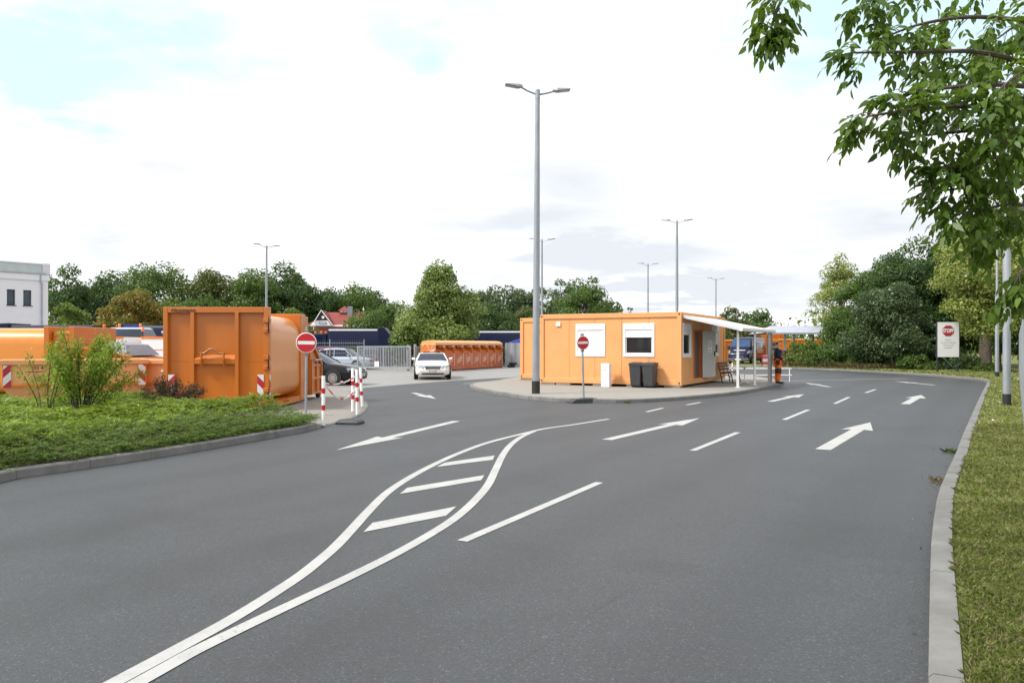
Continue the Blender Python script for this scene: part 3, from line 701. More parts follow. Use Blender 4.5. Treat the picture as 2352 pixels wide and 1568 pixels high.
mb = MB(); mb.box(-.08, .08, -.02, .03, .099, .104); mb.build('slot', BLACK, sl)

def lamp(loc, rz, label, h=10.0, r0=.12, sleeve=True, lean=0, heads=2, arm=1.0):
    t = thing('street_lamp', label, 'street lamp', loc, rz, 'tall twin headed street lamps'); t.rotation_euler[1] = lean
    mb = MB(); mb.lathe([(r0, 0), (r0*.97, 1.5), (r0*.62, h-.35), (r0*.62, h-.3), (r0*.66, h-.3), (r0*.66, h), (r0*.5, h+.02)], 16); mb.build('pole', STEEL, t, smooth=True)
    if sleeve:
        mb = MB(); mb.lathe([(r0+.012, 0), (r0+.012, .42)], 16); mb.build('base_sleeve', BLACK, t, smooth=True)
    for s, up in ((1, .14), (-1, .24))[:heads]:
        mb = MB(); mb.tube([(0, 0, h-.16), (s*arm*.35, 0, h-.16+up*.55), (s*arm*.55, 0, h-.16+up)], .033, 8); ar = mb.build('arm', STEEL, t, smooth=True)
        z = h-.14+up; x0, x1 = s*arm*.5, s*arm*1.08; tl = up*.12
        mb = MB(); mb.loft([[(x0, -.06, z-.03), (x0, .06, z-.03), (x0, .06, z+.05), (x0, -.06, z+.05)], [(x0+s*.14, -.15, z-.035), (x0+s*.14, .15, z-.035), (x0+s*.14, .13, z+.06), (x0+s*.14, -.13, z+.06)], [(x1, -.15, z+tl), (x1, .15, z+tl), (x1, .14, z+.04+tl), (x1, -.14, z+.04+tl)]])
        hd = mb.build('lamp_head', mat('lamp housing', (.36, .36, .4), .45, .3), ar, bevel=.01)
        mb = MB(); mb.loft([[(x0+s*.2, -.12, z-.04), (x0+s*.2, .12, z-.04)], [(x1-s*.03, -.12, z+tl-.01), (x1-s*.03, .12, z+tl-.01)]], cap=False, closed=False); mb.build('lens', mat('lamp lens', (.5, .5, .5), .2), hd)
    return t
lamp((.79, 26.4, .114), R(4), 'tall grey street lamp on the island before the office', 10.05, .125, lean=.006)
lamp((-20.55, 66.6, 0), R(18), 'street lamp rising behind the big orange press container', 10.05, .12, lean=.003)
lamp((2.36, 62.8, 0), R(-20), 'street lamp partly hidden behind the tall island lamp', 10.05, .11)
lamp((11.18, 54, 0), R(-30), 'street lamp behind the office corner with one raised head', 10.15, .12)
lamp((14.0, 82, 0), R(-25), 'distant thin street lamp just left of the office corner lamp', 10.1, .11)
lamp((25.6, 100, 0), R(-20), 'most distant of the street lamps, above the awning', 10.1, .11)
rp = thing('steel_mast', 'stout galvanised mast with stepped top and black foot on the verge', 'mast', (13.17, 21.2, .1))
mb = MB(); mb.lathe([(.097, 0), (.095, 4.05), (.06, 4.3), (.055, 8.2), (.03, 8.22)], 18); mb.build('pole', STEEL, rp, smooth=True)
mb = MB(); mb.lathe([(.103, 0), (.103, .32)], 18); mb.build('base_sleeve', BLACK, rp, smooth=True)
rp = thing('steel_mast', 'slimmer galvanised mast farther along the verge by the trunk', 'mast', (23.75, 39.0, .1))
mb = MB(); mb.lathe([(.09, 0), (.085, 4.0), (.055, 4.2), (.05, 8.0), (.03, 8.02)], 16); mb.build('pole', STEEL, rp, smooth=True)
mb = MB(); mb.lathe([(.096, 0), (.096, .32)], 16); mb.build('base_sleeve', BLACK, rp, smooth=True)

# stop board on the far verge
sb = thing('stop_board', 'white board on two dark posts with red stop octagon', 'sign board', (25.1, 45.85, .1), R(4))
FRM = mat('dark board frame', (.03, .028, .04), .5)
mb = MB(); mb.box(-.65, .65, -.02, .02, .95, 2.95); pn = mb.build('panel', WSIGN, sb)
for x in (-.69, .65):
    mb = MB(); mb.box(x, x+.04, -.025, .05, .93, 2.97); mb.build('edge_strip', FRM, pn)
for x in (-.6, .6):
    mb = MB(); mb.box(x-.035, x+.035, .02, .09, 0, 2.9); mb.build('post', FRM, sb)
mb = MB(); mb.tube([(.6, .1, .12), (.25, .9, .95)], .02, 6); mb.build('brace', FRM, sb)
oc = [(.37*math.cos(R(22.5+45*k)), .37*math.sin(R(22.5+45*k))*.9+2.45) for k in range(8)]
mb = MB(); mb.ext(oc, -.026, -.0195, 'y'); mb.build('octagon', mat('octagon red', (.42, .015, .05), .4), pn)
text(pn, 'lettering', 'STOPP', .3, WSIGN, (0, -.028, 2.45), sx=.72, bold=.012)
MG = mat('pale grey lettering', (.45, .42, .44), .5)
for i, w in enumerate(('Einfahrt', 'nur auf Anweisung', 'des Personals', 'gestattet!')): text(pn, 'lettering', w, .14, MG, (0, -.0225, 1.93-i*.145), sx=.85)

# ------------------------------------------------------------------ the man at the kerb
def skinmesh(name, verts, edges, radii, m, parent, sub=2, root=0, rnd=True):
    me = bpy.data.meshes.new(name); me.from_pydata([Vector(v) for v in verts], edges, []); me.materials.append(m)
    o = bpy.data.objects.new(name, me); COL.objects.link(o); o.parent = parent
    o.modifiers.new('skin', 'SKIN')
    if not me.skin_vertices: raise RuntimeError('no skin layer')
    for i, sv in enumerate(me.skin_vertices[0].data):
        r = radii[i]; sv.radius = r if isinstance(r, tuple) else (r, r); sv.use_root = (i == root)
    if sub: o.modifiers.new('sub', 'SUBSURF').levels = sub; o.modifiers['sub'].render_levels = sub
    sm = me
    o.modifiers['skin'].use_smooth_shade = True
    return o
def chain(n, s=0): return [(s+i, s+i+1) for i in range(n-1)]
pe_ = thing('person', 'man in navy jumper and orange work trousers standing at the kerb', 'person', (11.2, 33.55, .114), R(0))
# local frame: x forward (to the right of the picture), y left, z up; he is 1.78 m tall
V = [(0, 0, .98), (-.01, 0, 1.12), (.0, 0, 1.28), (.0, 0, 1.42), (.015, 0, 1.52), (.03, 0, 1.6), (.035, 0, 1.68), (.03, 0, 1.73),       # pelvis..crown 0-7
     (-.0, .1, .93), (.0, .105, .52), (-.03, .11, .1), (.12, .13, .045), (-.0, -.1, .93), (.02, -.105, .52), (-.01, -.11, .1), (.14, -.13, .045),   # legs 8-15
     (-.01, .19, 1.42), (-.05, .23, 1.15), (.16, .2, 1.06), (.24, .15, 1.08), (-.01, -.19, 1.42), (-.06, -.24, 1.14), (.14, -.2, 1.0), (.22, -.14, 1.01),   # arms 16-23
     (.12, 0, 1.615)]
E = chain(8)+[(0, 8), (8, 9), (9, 10), (10, 11), (0, 12), (12, 13), (13, 14), (14, 15), (3, 16), (16, 17), (17, 18), (18, 19), (3, 20), (20, 21), (21, 22), (22, 23), (5, 24)]
Rr = [.13, .12, .13, .1, .055, .075, .09, .06, .085, .06, .042, .035, .085, .06, .042, .035, .058, .045, .036, .03, .058, .045, .036, .03, .016]
skinmesh('body', V, E, Rr, SKIN, pe_)
skinmesh('jumper', [V[i] for i in (0, 1, 2, 3, 16, 17, 18, 20, 21, 22)]+[(.0, 0, 1.5)], [(0, 1), (1, 2), (2, 3), (3, 4), (4, 5), (5, 6), (3, 7), (7, 8), (8, 9), (3, 10)],
         [(.165, .15), (.155, .145), (.165, .15), (.125, .12), .078, .064, .05, .078, .064, .05, .07], NAVY, pe_, root=0)
tr = skinmesh('trousers', [(0, 0, .98)]+[V[i] for i in (8, 9)]+[(-.03, .11, .08)]+[V[i] for i in (12, 13)]+[(-.01, -.11, .08)], [(0, 1), (1, 2), (2, 3), (0, 4), (4, 5), (5, 6)], [.155, .115, .09, .078, .115, .09, .078], HIVIS, pe_, root=0)
for sy in (1, -1):
    mb = MB(); mb.lathe([(.098, .42), (.1, .45), (.1, .6), (.098, .63)], 16, (.012, sy*.106, 0)); mb.build('knee_pad', mat('dark knee panel', (.03, .035, .035), .8, var=.2), tr, smooth=True)
    x = -.03 if sy > 0 else -.01
    skinmesh('shoe', [(x-.05, sy*.11, .05), (x+.05, sy*.12, .05), (x+.16, sy*.135, .04), (x+.2, sy*.14, .035)], chain(4), [.05, .055, .045, .03], BLACK, pe_)
mb = MB(); mb.lathe([(.162, .97), (.166, 1.0), (.166, 1.03), (.16, 1.05)], 20); mb.v = [(v[0], v[1]*.95, v[2]) for v in mb.v]; mb.build('belt', BLACK, pe_, smooth=True)
mb = MB(); mb.box(-.12, .02, -.215, -.13, .78, .98); mb.build('tool_pocket', NAVY, tr, bevel=.02)
skinmesh('hair', [(.03, 0, 1.7), (-.0, 0, 1.745), (-.045, 0, 1.69), (-.05, 0, 1.63), (.085, 0, 1.74)], [(0, 1), (1, 2), (2, 3), (1, 4)], [.075, .075, .07, .04, .045], HAIR, pe_, root=1)
for sy in (1, -1):
    mb = MB(); mb.lathe([(.004, -.0), (.011, .004), (.011, .01), (.004, .014)], 10, (.1, sy*.034, 1.665), 'x'); mb.build('eye', mat('eye', (.06, .05, .05), .2), pe_, smooth=True)
    mb = MB(); mb.loft([[(.0+a, sy*.088, 1.635+b) for a, b in ((0, 0), (.02, .015), (.022, .05), (.0, .06), (-.02, .04))], [(-.008+a, sy*.105, 1.635+b) for a, b in ((0, .004), (.02, .018), (.022, .05), (-.004, .064), (-.026, .042))]]); mb.build('ear', SKIN, pe_, smooth=True)
mb = MB(); mb.box(.105, .122, -.025, .025, 1.57, 1.576); mb.build('mouth', mat('lips', (.32, .12, .1), .5), pe_)
for si, (hx, hy, hz) in ((1, V[19]), (-1, V[23])):
    for k, (dy, ln) in enumerate(((.03, .062), (.011, .072), (-.008, .068), (-.026, .054))):
        skinmesh('finger', [(hx+.0, hy+dy*.7, hz), (hx+.035, hy+dy-si*.004, hz+.002), (hx+.035+ln*.5, hy+dy-si*.018, hz-.012), (hx+.03+ln*.75, hy+dy-si*.03, hz-.03)], chain(4), [.011, .01, .009, .007], SKIN, pe_, 1)
    skinmesh('thumb', [(hx-.01, hy-si*.01, hz+.012), (hx+.015, hy-si*.038, hz+.02), (hx+.045, hy-si*.045, hz+.015)], chain(3), [.012, .011, .008], SKIN, pe_, 1)
# ------------------------------------------------------------------ big press container by the hedge
HZ45 = hazard('hazard stripes down right', 3.4, 45, axes='XZ'); HZ45b = hazard('hazard stripes up right', 3.4, -45, axes='XZ')
HZs = hazard('hazard stripes side', 3.4, 45, axes='YZ')
pr = thing('press_container', 'big strong orange waste press container with lifting hook behind the hedge', 'waste container', (-8.94, 20.4, .03), 0)
W, H = 2.72, 2.66
mb = MB(); mb.box(0, .12, 0, .16, .04, H); mb.box(W-.14, W, 0, .16, .04, H); mb.box(.12, W-.14, .003, .157, H-.15, H-.003); mb.box(.12, W-.14, .003, .157, .04, .16)
mb.ext([(.003, .16), (.11, .235), (.157, .235), (.157, .16)], .12, W-.14, 'x'); mb.build('front_frame', OR_PRESS, pr, bevel=.012)
mb = MB(); mb.box(.12, W-.14, .11, .15, .23, H-.15); mb.ext([(.11, 1.27), (.104, 1.275), (.104, 1.285), (.11, 1.29)], .125, W-.145, 'x'); mb.build('front_plate', OR_PRESS, pr)
for a in (.7, 1.84):
    mb = MB(); mb.box(a, a+.095, -.002, .109, .17, H-.13); mb.box(a+.095, a+.11, .09, .109, .24, H-.16); mb.build('rib', OR_PRESS, pr, bevel=.008)
mb = MB(); mb.ext([(.0, 1.2), (.0, 1.33), (.109, 1.44), (.109, 1.2)], .8, 1.838, 'x'); mb.build('hook_beam', OR_PRESS, pr, bevel=.006)
mb = MB(); mb.tube(spline([(.97, -.05, 1.475), (1.06, -.05, 1.475), (1.14, -.05, 1.52), (1.22, -.05, 1.575), (1.3, -.05, 1.575), (1.38, -.05, 1.53), (1.46, -.05, 1.475), (1.6, -.05, 1.47)], 5), .026, 10); hk = mb.build('hook_bar', mat('worn steel hook', (.3, .17, .1), .45, .5, dirt=(.1, .05, .03)), pr, smooth=True)
for x in (.98, 1.55):
    mb = MB(); mb.ext([(-.08, 1.5), (-.08, 1.3), (-.01, 1.12), (-.003, 1.12), (-.003, 1.44), (-.03, 1.51)], x, x+.035, 'x'); mb.build('hook_lug', OR_PRESS, pr, bevel=.004)
text(pr, 'lettering', 'Husmann', .125, INKB, (.2, -.006, H-.085), shear=.25, align='LEFT', sx=1.2, bold=.003, gap=1.12)
for z in (2.0, 1.05, .22):
    for dz in (0, .26):
        mb = MB(); mb.box(W-.15, W+.03, -.03, .1, z+dz, z+dz+.11); mb.build('hinge_block', OR_PRESS, pr, bevel=.01)
    mb = MB(); mb.tube([(W-.06, -.04, z+.06), (W-.01, -.045, z+.06), (W-.01, -.045, z+.25), (W-.05, -.04, z+.25)], .012, 6); mb.tube([(W+.0, -.035, z-.02), (W+.0, -.035, z+.4)], .012, 6); mb.build('latch', BLACK, pr)
for x0, mm in ((.14, HZ45b), (2.42, HZ45)):
    mb = MB(); mb.box(x0, x0+.165, -.012, -.003, .15, .93); mb.build('hazard_plate', mm, pr)
mb = MB(); mb.box(W+.002, W+.01, .02, .1, .15, .93); mb.build('hazard_plate', HZs, pr)
def rsec(x0, x1, z0, z1, r, y, n=6):
    p = []
    for cx, cz, a0 in ((x1-r, z1-r, 0), (x0+r, z1-r, 90), (x0+r, z0+r*.8, 180), (x1-r, z0+r*.8, 270)):
        for k in range(n+1):
            t = R(a0+90*k/n); p.append((cx+math.cos(t)*r, y, cz+math.sin(t)*(r if cz > 1 else r*.8)))
    return p
mb = MB(); mb.loft([rsec(.03, W-.03, .22, 2.5, r, y) for y, r in ((.16, .3), (.5, .42), (1.2, .5), (3.0, .52))]); mb.box(W-.036, W-.026, .17, 2.9, 1.27, 1.285); mb.build('barrel', mat('press side paint with sky sheen', (.68, .26, .06), .38, var=.08, vscale=1.1, coat=.3), pr, smooth=True)  # barrel orange made paler to imitate the sky reflected in its side
mb = MB(); mb.box(-.02, W+.02, 3.0, 3.5, .06, 2.6); mb.build('collar', OR_PRESS, pr, bevel=.02)
mb = MB(); mb.box(.0, W, .16, 3.0, .05, .21); mb.box(W-.1, W+.12, 1.4, 1.5, .12, .2); mb.build('skid', OR_PRESS, pr)
mb = MB(); mb.box(.25, W-.05, 3.5, 4.1, .3, 2.55); mb.build('press_housing', OR_PRESS, pr, bevel=.02)
mb = MB(); mb.ext([(4.1, .15), (4.1, 1.75), (4.35, 1.7), (5.3, 1.15), (5.45, .9), (5.45, .15)], .2, W+.02, 'x'); hp = mb.build('hopper', OR_PRESS, pr, bevel=.015)
mb = MB()
for y in (4.12, 4.75, 5.36): mb.box(W+.02, W+.07, y, y+.09, .16, 1.0 if y > 5 else 1.25)
for z in (.16, .62, 1.02): mb.box(W+.02, W+.06, 4.2, 5.36, z, z+.07)
mb.bar((W+.05, 4.25, 1.72), (W+.05, 5.4, 1.06), .08, .09); mb.build('stiffener', OR_PRESS, hp, bevel=.008)
mb = MB(); mb.tube([(W+.1, 4.3, 1.22), (W+.1, 5.2, 1.22)], .035, 10); mb.build('cylinder', STEEL, hp, smooth=True)
mb = MB(); mb.lathe([(.13, -.06), (.15, -.04), (.15, .04), (.13, .06)], 16, (W-.05, 5.35, .15), 'x'); mb.build('roller', BLACK, pr, smooth=True)
mb = MB(); mb.tube([(0, .08, 2.0), (-.06, .08, 2.0)], .05, 10); mb.tube([(0, .08, 1.0), (-.06, .08, 1.0)], .05, 10); mb.build('side_roller', STEEL, pr, smooth=True)

# ------------------------------------------------------------------ skips and second press on the left
def skip(label, loc, rz, L, D, H, note=False):
    t = thing('skip', label, 'skip', loc, rz, 'open orange skips'); zk = H*.5
    out = [(0, D*.1, 0.05), (L, 0, 0)]
    mb = MB(); th = .05; sx, sy = .35, .28
    bot = [(sx, sy), (L-sx, sy), (L-sx, D-sy), (sx, D-sy)]; mid = [(0, 0), (L, 0), (L, D), (0, D)]
    def ring(p, z, i=0): return [(x+(i if x < L/2 else -i), y+(i if y < D/2 else -i), z) for x, y in p]
    mb.loft([ring(bot, .06), ring(mid, zk), ring(mid, H), ring(mid, H, th), ring(mid, zk, th), ring(bot, .1, th)], cap=False)
    mb.add(ring(bot, .06), [(3, 2, 1, 0)]); mb.add(ring(bot, .1, th), [(0, 1, 2, 3)]); bd = mb.build('body', OR_SKIP, t, bevel=.008)
    mb = MB()
    for a in ((-.05, L+.05, -.06, .0), (-.05, L+.05, D, D+.06)): mb.box(a[0], a[1], a[2], a[3], H-.1, H+.03)
    for a in ((-.06, .0), (L, L+.06)): mb.box(a[0], a[1], 0, D, H-.1, H+.03)
    mb.build('rim', OR_SKIP, t, bevel=.02)
    for x in (L*.33, L*.66):
        mb = MB(); mb.box(x, x+.1, -.045, -.003, zk, H-.1); mb.build('rib', OR_SKIPD, t, bevel=.01)
    mb = MB(); mb.box(.02, L-.02, -.05, -.004, zk-.02, zk+.05); mb.build('rail', OR_SKIPD, t, bevel=.008)
    for x0, mm in ((.03, HZ45b), (L-.2, HZ45)):
        mb = MB(); mb.box(x0, x0+.17, -.058, -.051, zk-.02, H-.11); mb.build('hazard_plate', mm, t)
    if note:
        text(t, 'lettering', '(03 41) 6 57', .13, INK, (.95, -.006, H-.18), sx=.95); mb = MB(); mb.box(.55, 1.4, -.006, -.001, H-.28, H-.262); mb.build('rule', INK, t)
    return t
skip('weathered orange skip behind the tall shrub, phone number on its side', (-12.75, 19.9, .03), R(30), 3.3, 1.7, 1.28, True)
skip('plainer orange skip tucked against the big press container', (-11.3, 21.9, .03), R(-2), 3.6, 1.7, 1.26)
p2 = thing('press_container', 'long orange press container with rounded top and sloping grey lid at left edge', 'waste container', (-19.5, 23.6, .03), 0)
mb = MB(); mb.loft([[(xx, q[0], q[2]) for q in rsec(0, 2.4, .2, 2.2, .5, 0)] for xx in (0, 5.75)]); mb.build('barrel', mat('glossy orange barrel', (.68, .24, .02), .3, var=.06, coat=.5), p2, smooth=True)
for x in (5.65, 6.4):
    mb = MB(); mb.box(x, x+.16, -.05, 2.45, .1, 2.24); mb.build('collar', OR_PRESS, p2, bevel=.015)
mb = MB(); mb.box(5.81, 6.4, .1, 2.3, .2, 2.1); mb.build('press_housing', OR_PRESS, p2, bevel=.05)
mb = MB(); mb.ext([(6.56, .1), (6.56, 1.62), (8.2, 1.3), (8.2, .1)], -.03, 2.3, 'y'); mb.bar((6.56, -.05, 1.66), (8.25, -.05, 1.33), .08, .07); mb.build('hopper', OR_SKIPD, p2, bevel=.01)
mb = MB(); mb.loft([[(7.2, .0, 1.53), (8.1, .0, 1.37), (8.1, 2.2, 1.37), (7.2, 2.2, 1.53)], [(7.4, .4, 1.78), (7.85, .4, 1.7), (7.9, 1.8, 1.7), (7.4, 1.8, 1.78)]]); mb.build('lid', mat('grey rubber lid', (.25, .25, .29), .6), p2)
mb = MB(); mb.box(0, 6.5, .1, 2.3, .02, .2); mb.build('skid', BLACK, p2)

# ------------------------------------------------------------------ vehicles
TYRE = mat('tyre', (.015, .015, .016), .8); RIM = mat('alloy rim', (.5, .51, .53), .3, .8); CHROME = mat('chrome trim', (.6, .6, .62), .15, 1)
LAMPG = glass('headlamp glass', (.3, .32, .35), .1); TAIL = mat('tail lamp red', (.45, .01, .01), .2, coat=.5); PLATE = mat('number plate', (.7, .7, .68), .4); AMBER = mat('amber beacon', (.8, .16, .01), .25, coat=.5)
CARGLS = glass('car window', (.008, .013, .035), .03)
def paint(name, c, rough=.25): return mat(name, c, rough, var=.02, vscale=.5, coat=.7 if max(c) > .3 else .1, spec=.25)
def wheel(t, x, y, r=.325, w=.21, spokes=18):
    mb = MB(); mb.lathe([(r*.62, -w/2), (r*.93, -w/2), (r, -w*.35), (r, w*.35), (r*.93, w/2), (r*.62, w/2), (r*.6, w*.3), (r*.6, -w*.3), (r*.62, -w/2)], 28, (x, y, r), 'y', cap=False); ty = mb.build('tyre', TYRE, None, smooth=True)
    wl_ = ty; wl_.name = 'wheel'; wl_.parent = t
    s = 1 if y > 0 else -1; mb = MB(); yo = y+s*w*.53
    mb.lathe([(r*.56, -.01), (r*.64, -.01), (r*.64, .012), (r*.56, .012), (r*.56, -.01)], 28, (x, yo, r), 'y', cap=False); mb.lathe([(r*.14, -.01), (r*.14, .012)], 12, (x, yo, r), 'y')
    for k in range(spokes):
        a = 2*math.pi*k/spokes; mb.bar((x+math.cos(a)*r*.12, yo, r+math.sin(a)*r*.12), (x+math.cos(a)*r*.6, yo, r+math.sin(a)*r*.6), r*.085, .016, up=(0, 1, 0))
    mb.build('rim', RIM, wl_, smooth=True)
    mb = MB(); mb.lathe([(r*.6, -.004), (r*.6, .0)], 20, (x, y+s*w*.2, r), 'y'); mb.build('brake_disc', STEELD, wl_)
def car(label, loc, heading, pm, L=4.8, Wd=1.82, H=1.46, estate=True, name='parked_car', group=None, front=True, plate_marks=True, sunroof=False):
    """body lofted from cross sections; x is forward"""
    t = thing(name, label, 'car', loc, heading, group); hw = Wd/2; k = L/4.84
    st = [(-2.42, .5, .74, .8), (-2.38, .36, .96, .88), (-2.2, .25, 1.0, .95), (-1.75, .2, 1.0, .985), (-.9, .19, .97, 1.), (0, .19, .95, 1.), (.75, .19, .94, 1.), (1.05, .19, .945, .995), (1.4, .2, .905, .98), (1.8, .2, .85, .955), (2.12, .21, .775, .91), (2.3, .24, .69, .85), (2.39, .3, .6, .77), (2.42, .42, .5, .68)]
    secs = []
    for x, zb, zt, w in st:
        w *= hw; h = zt-zb
        half = [(0, zb), (w*.8, zb), (w*.97, zb+h*.12), (w, zb+h*.4), (w*.985, zb+h*.62), (w*.96, zb+h*.84), (w*.86, zt-.015), (w*.5, zt+.012), (0, zt+.022)]
        secs.append([(x*k, y, z) for y, z in half]+[(x*k, -y, z) for y, z in half[-2:0:-1]])
    mb = MB(); mb.loft(secs); body = mb.build('body', pm, t, smooth=50)
    b = hw*.9; rf = hw*.66; zr = H; xw0, xw1 = 1.12*k, .25*k; xr1, xr0 = ((-1.75*k, -2.3*k) if estate else (-1.1*k, -1.95*k))
    zb = .94
    ro = []
    for x, z, w in ((xw1+.04, zr-.045, rf), (xw1-.3, zr-.008, rf*1.01), (-.6*k, zr, rf*1.02), (xr1+.35, zr-.02, rf), (xr1-.02, zr-.075, rf*.96)):
        ro.append([(x, -w-.035, z-.05), (x, -w, z), (x, -w*.5, z+.022), (x, 0, z+.03), (x, w*.5, z+.022), (x, w, z), (x, w+.035, z-.05), (x, w*.5, z-.02), (x, 0, z-.015), (x, -w*.5, z-.02)])
    mb = MB(); mb.loft(ro); roof = mb.build('roof', pm, t, smooth=50)
    if sunroof:
        mb = MB(); mb.box(-.75, .1, -.45, .45, zr+.02, zr+.034); mb.build('sunroof', CARGLS, roof)
    mb = MB()
    def curved(p, q, p2, q2, bulge, n=6):      # ruled curved pane between two edges
        a = [Vector(p).lerp(Vector(q), i/n)+Vector((bulge*4*(i/n)*(1-i/n), 0, 0)) for i in range(n+1)]; c = [Vector(p2).lerp(Vector(q2), i/n)+Vector((bulge*.6*4*(i/n)*(1-i/n), 0, 0)) for i in range(n+1)]
        for i in range(n): mb.quad(a[i], a[i+1], c[i+1], c[i])
    curved((xw0-.06, -b*.93, zb), (xw0-.06, b*.93, zb), (xw1+.03, -rf, zr-.06), (xw1+.03, rf, zr-.06), .12); mb.build('windshield', CARGLS, t, smooth=True)
    mb = MB(); curved((xr0+.05, b*.9, zb+.03), (xr0+.05, -b*.9, zb+.03), (xr1, rf*.95, zr-.08), (xr1, -rf*.95, zr-.08), -.08); mb.build('rear_window', CARGLS, t, smooth=True)
    for s in (1, -1):
        mb = MB(); pts = [(xw0-.22, s*b, zb), (xr0+.3, s*b, zb), (xr1+.08, s*(rf+.02), zr-.065), (xw1+.02, s*(rf+.02), zr-.06)]
        mb.panel(pts if s > 0 else pts[::-1], .01); mb.build('side_window', CARGLS, t)
        mb = MB(); q = .03
        mb.tube([(xw0-.02, s*b*.97, zb-.03), (xw1+.02, s*(rf+.02), zr-.05)], q, 6); mb.tube([(xr0+.02, s*b*.95, zb-.02), (xr1-.02, s*(rf), zr-.07)], .05, 6)
        for f in (.42, .74):
            xa = xw1+(xr1-xw1)*f; mb.tube([(xa+.05, s*(b+.005), zb-.01), (xa, s*(rf+.03), zr-.05)], .028, 6)
        mb.build('pillar', pm, t, smooth=True)
        mb = MB(); mb.loft([[(xw0-.35, s*(b+.05), zb+.03), (xw0-.22, s*(b+.05), zb+.03), (xw0-.24, s*(b+.05), zb+.14), (xw0-.35, s*(b+.05), zb+.14)], [(xw0-.36, s*(b+.23), zb+.03), (xw0-.26, s*(b+.22), zb+.04), (xw0-.28, s*(b+.22), zb+.15), (xw0-.36, s*(b+.23), zb+.16)]]); mb.build('door_mirror', pm, t, bevel=.03)
        mb = MB(); mb.box(-1.3*k, 1.0*k, s*(hw-.012) if s > 0 else -hw-.004, hw+.004 if s > 0 else -(hw-.012), .4, .43); mb.build('door_trim', CHROME, t)
        mb = MB(); mb.loft([[(2.43*k, s*hw*.46, .55), (2.38*k, s*hw*.76, .56), (2.32*k, s*hw*.78, .7), (2.36*k, s*hw*.46, .69)], [(2.14*k, s*hw*.7, .56), (2.1*k, s*hw*.9, .58), (2.02*k, s*hw*.925, .745), (2.2*k, s*hw*.6, .76)]]); mb.build('headlight', LAMPG, t, bevel=.02)
        mb = MB(); mb.box(-2.43*k, -2.22*k, s*hw*.55 if s > 0 else -hw*.94, hw*.94 if s > 0 else -hw*.55, .72, .9); mb.build('tail_light', TAIL, t, bevel=.02)
        for x in (1.45*k, -1.42*k):
            mb = MB(); mb.lathe([(.37, -.012), (.375, .0), (.37, .012)], 28, (x, s*(hw-.008), .32), 'y'); mb.build('arch_shade_disc', BLACK, t, smooth=True)  # flat black disc stands in for the shade inside the wheel arch
            wheel(t, x, s*(hw-.09))
    mb = MB(); mb.loft([[(2.4*k, -.36, .52), (2.4*k, .36, .52), (2.33*k, .43, .7), (2.33*k, -.43, .7)], [(2.43*k, -.33, .53), (2.43*k, .33, .53), (2.36*k, .4, .7), (2.36*k, -.4, .7)]]); gr = mb.build('grille', BLACK, t)
    mb = MB()
    for i in range(4): z = .55+i*.043; x = 2.436*k-(i*.043)*.42; mb.box(x-.03, x, -.36-i*.015, .36+i*.015, z-.008, z+.008)
    mb.build('grille_bar', CHROME, gr)
    mb = MB(); mb.box(2.36*k, 2.425*k, -.55, .55, .27, .34); mb.build('air_intake', BLACK, t, bevel=.02)
    for x0, x1 in ((2.43*k, 2.45*k), (-2.45*k, -2.42*k)):
        mb = MB(); zz = (.38, .49) if x0 > 0 else (.6, .71); mb.box(x0, x1, -.26, .26, *zz); pl = mb.build('number_plate', PLATE, t)
        xx = x1+.001 if x0 > 0 else x0-.003
        mb = MB()
        for yv in (-.17, -.11, -.02, .04, .1, .16): mb.box(xx, xx+.002, yv, yv+.035, zz[0]+.025, zz[1]-.025)
        mb.build('plate_mark', INKB, pl)
    return t
WP = paint('white car paint', (.8, .8, .79)); BP = paint('black car paint', (.012, .012, .014), .18); SP = paint('silver car paint', (.42, .47, .55)); RP = paint('red car paint', (.35, .02, .03)); BLP = paint('dark blue car paint', (.03, .04, .08))
car('white estate car driving towards the camera in the yard', (-4.22, 41.9, .0), R(-83), WP, H=1.34, sunroof=True, name='estate_car')
car('black estate car pulling out beside the press container', (-8.87, 35.1, .0), R(-11), BP, name='estate_car')
car('silver hatchback parked behind the wire fence', (-12.1, 57.6, .0), R(-12), SP, L=4.2, H=1.5)
car('red car with roof bars parked behind the wire fence', (-14.9, 62.6, .0), R(172), RP, L=4.3, H=1.55)
car('dark blue car seen from the rear through the gate bars', (-10.5, 60.5, .0), R(84), BLP, L=4.4, H=1.5, estate=False)
vn = thing('delivery_van', 'dark delivery van with white lettering on its red brown side', 'van', (21.6, 73.2, 0), R(238.6))
VB = paint('van navy paint', (.008, .012, .04)); VS = paint('van red brown side', (.12, .012, .015)); VD = mat('grey van plastic', (.07, .075, .085), .5)
secs = []
for x, zb, zt, w, wt in ((-3.0, .4, 2.3, .96, .82), (-2.9, .3, 2.42, .99, .85), (0, .3, 2.46, 1., .86), (1.2, .3, 2.44, 1., .85), (1.75, .3, 2.25, 1., .84), (2.2, .3, 1.62, 1., .9), (2.4, .3, 1.3, .99, .9), (2.85, .32, 1.12, .94, .84), (2.98, .4, .9, .86, .78)):
    zm = min(1.2, zb+(zt-zb)*.55); half = [(0, zb), (w*.9, zb), (w, zb+.1), (w, zm), (wt, zt-.08), (wt-.1, zt), (0, zt+.03)]; secs.append([(x, y, z) for y, z in half]+[(x, -y, z) for y, z in half[-2:0:-1]])
mb = MB(); mb.loft(secs); mb.build('body', VB, vn, smooth=45)
mb = MB(); mb.quad((2.28, -.88, 1.58), (2.28, .88, 1.58), (1.8, .78, 2.24), (1.8, -.78, 2.24)); mb.build('windshield', glass('van windscreen', (.03, .06, .13), .05), vn)
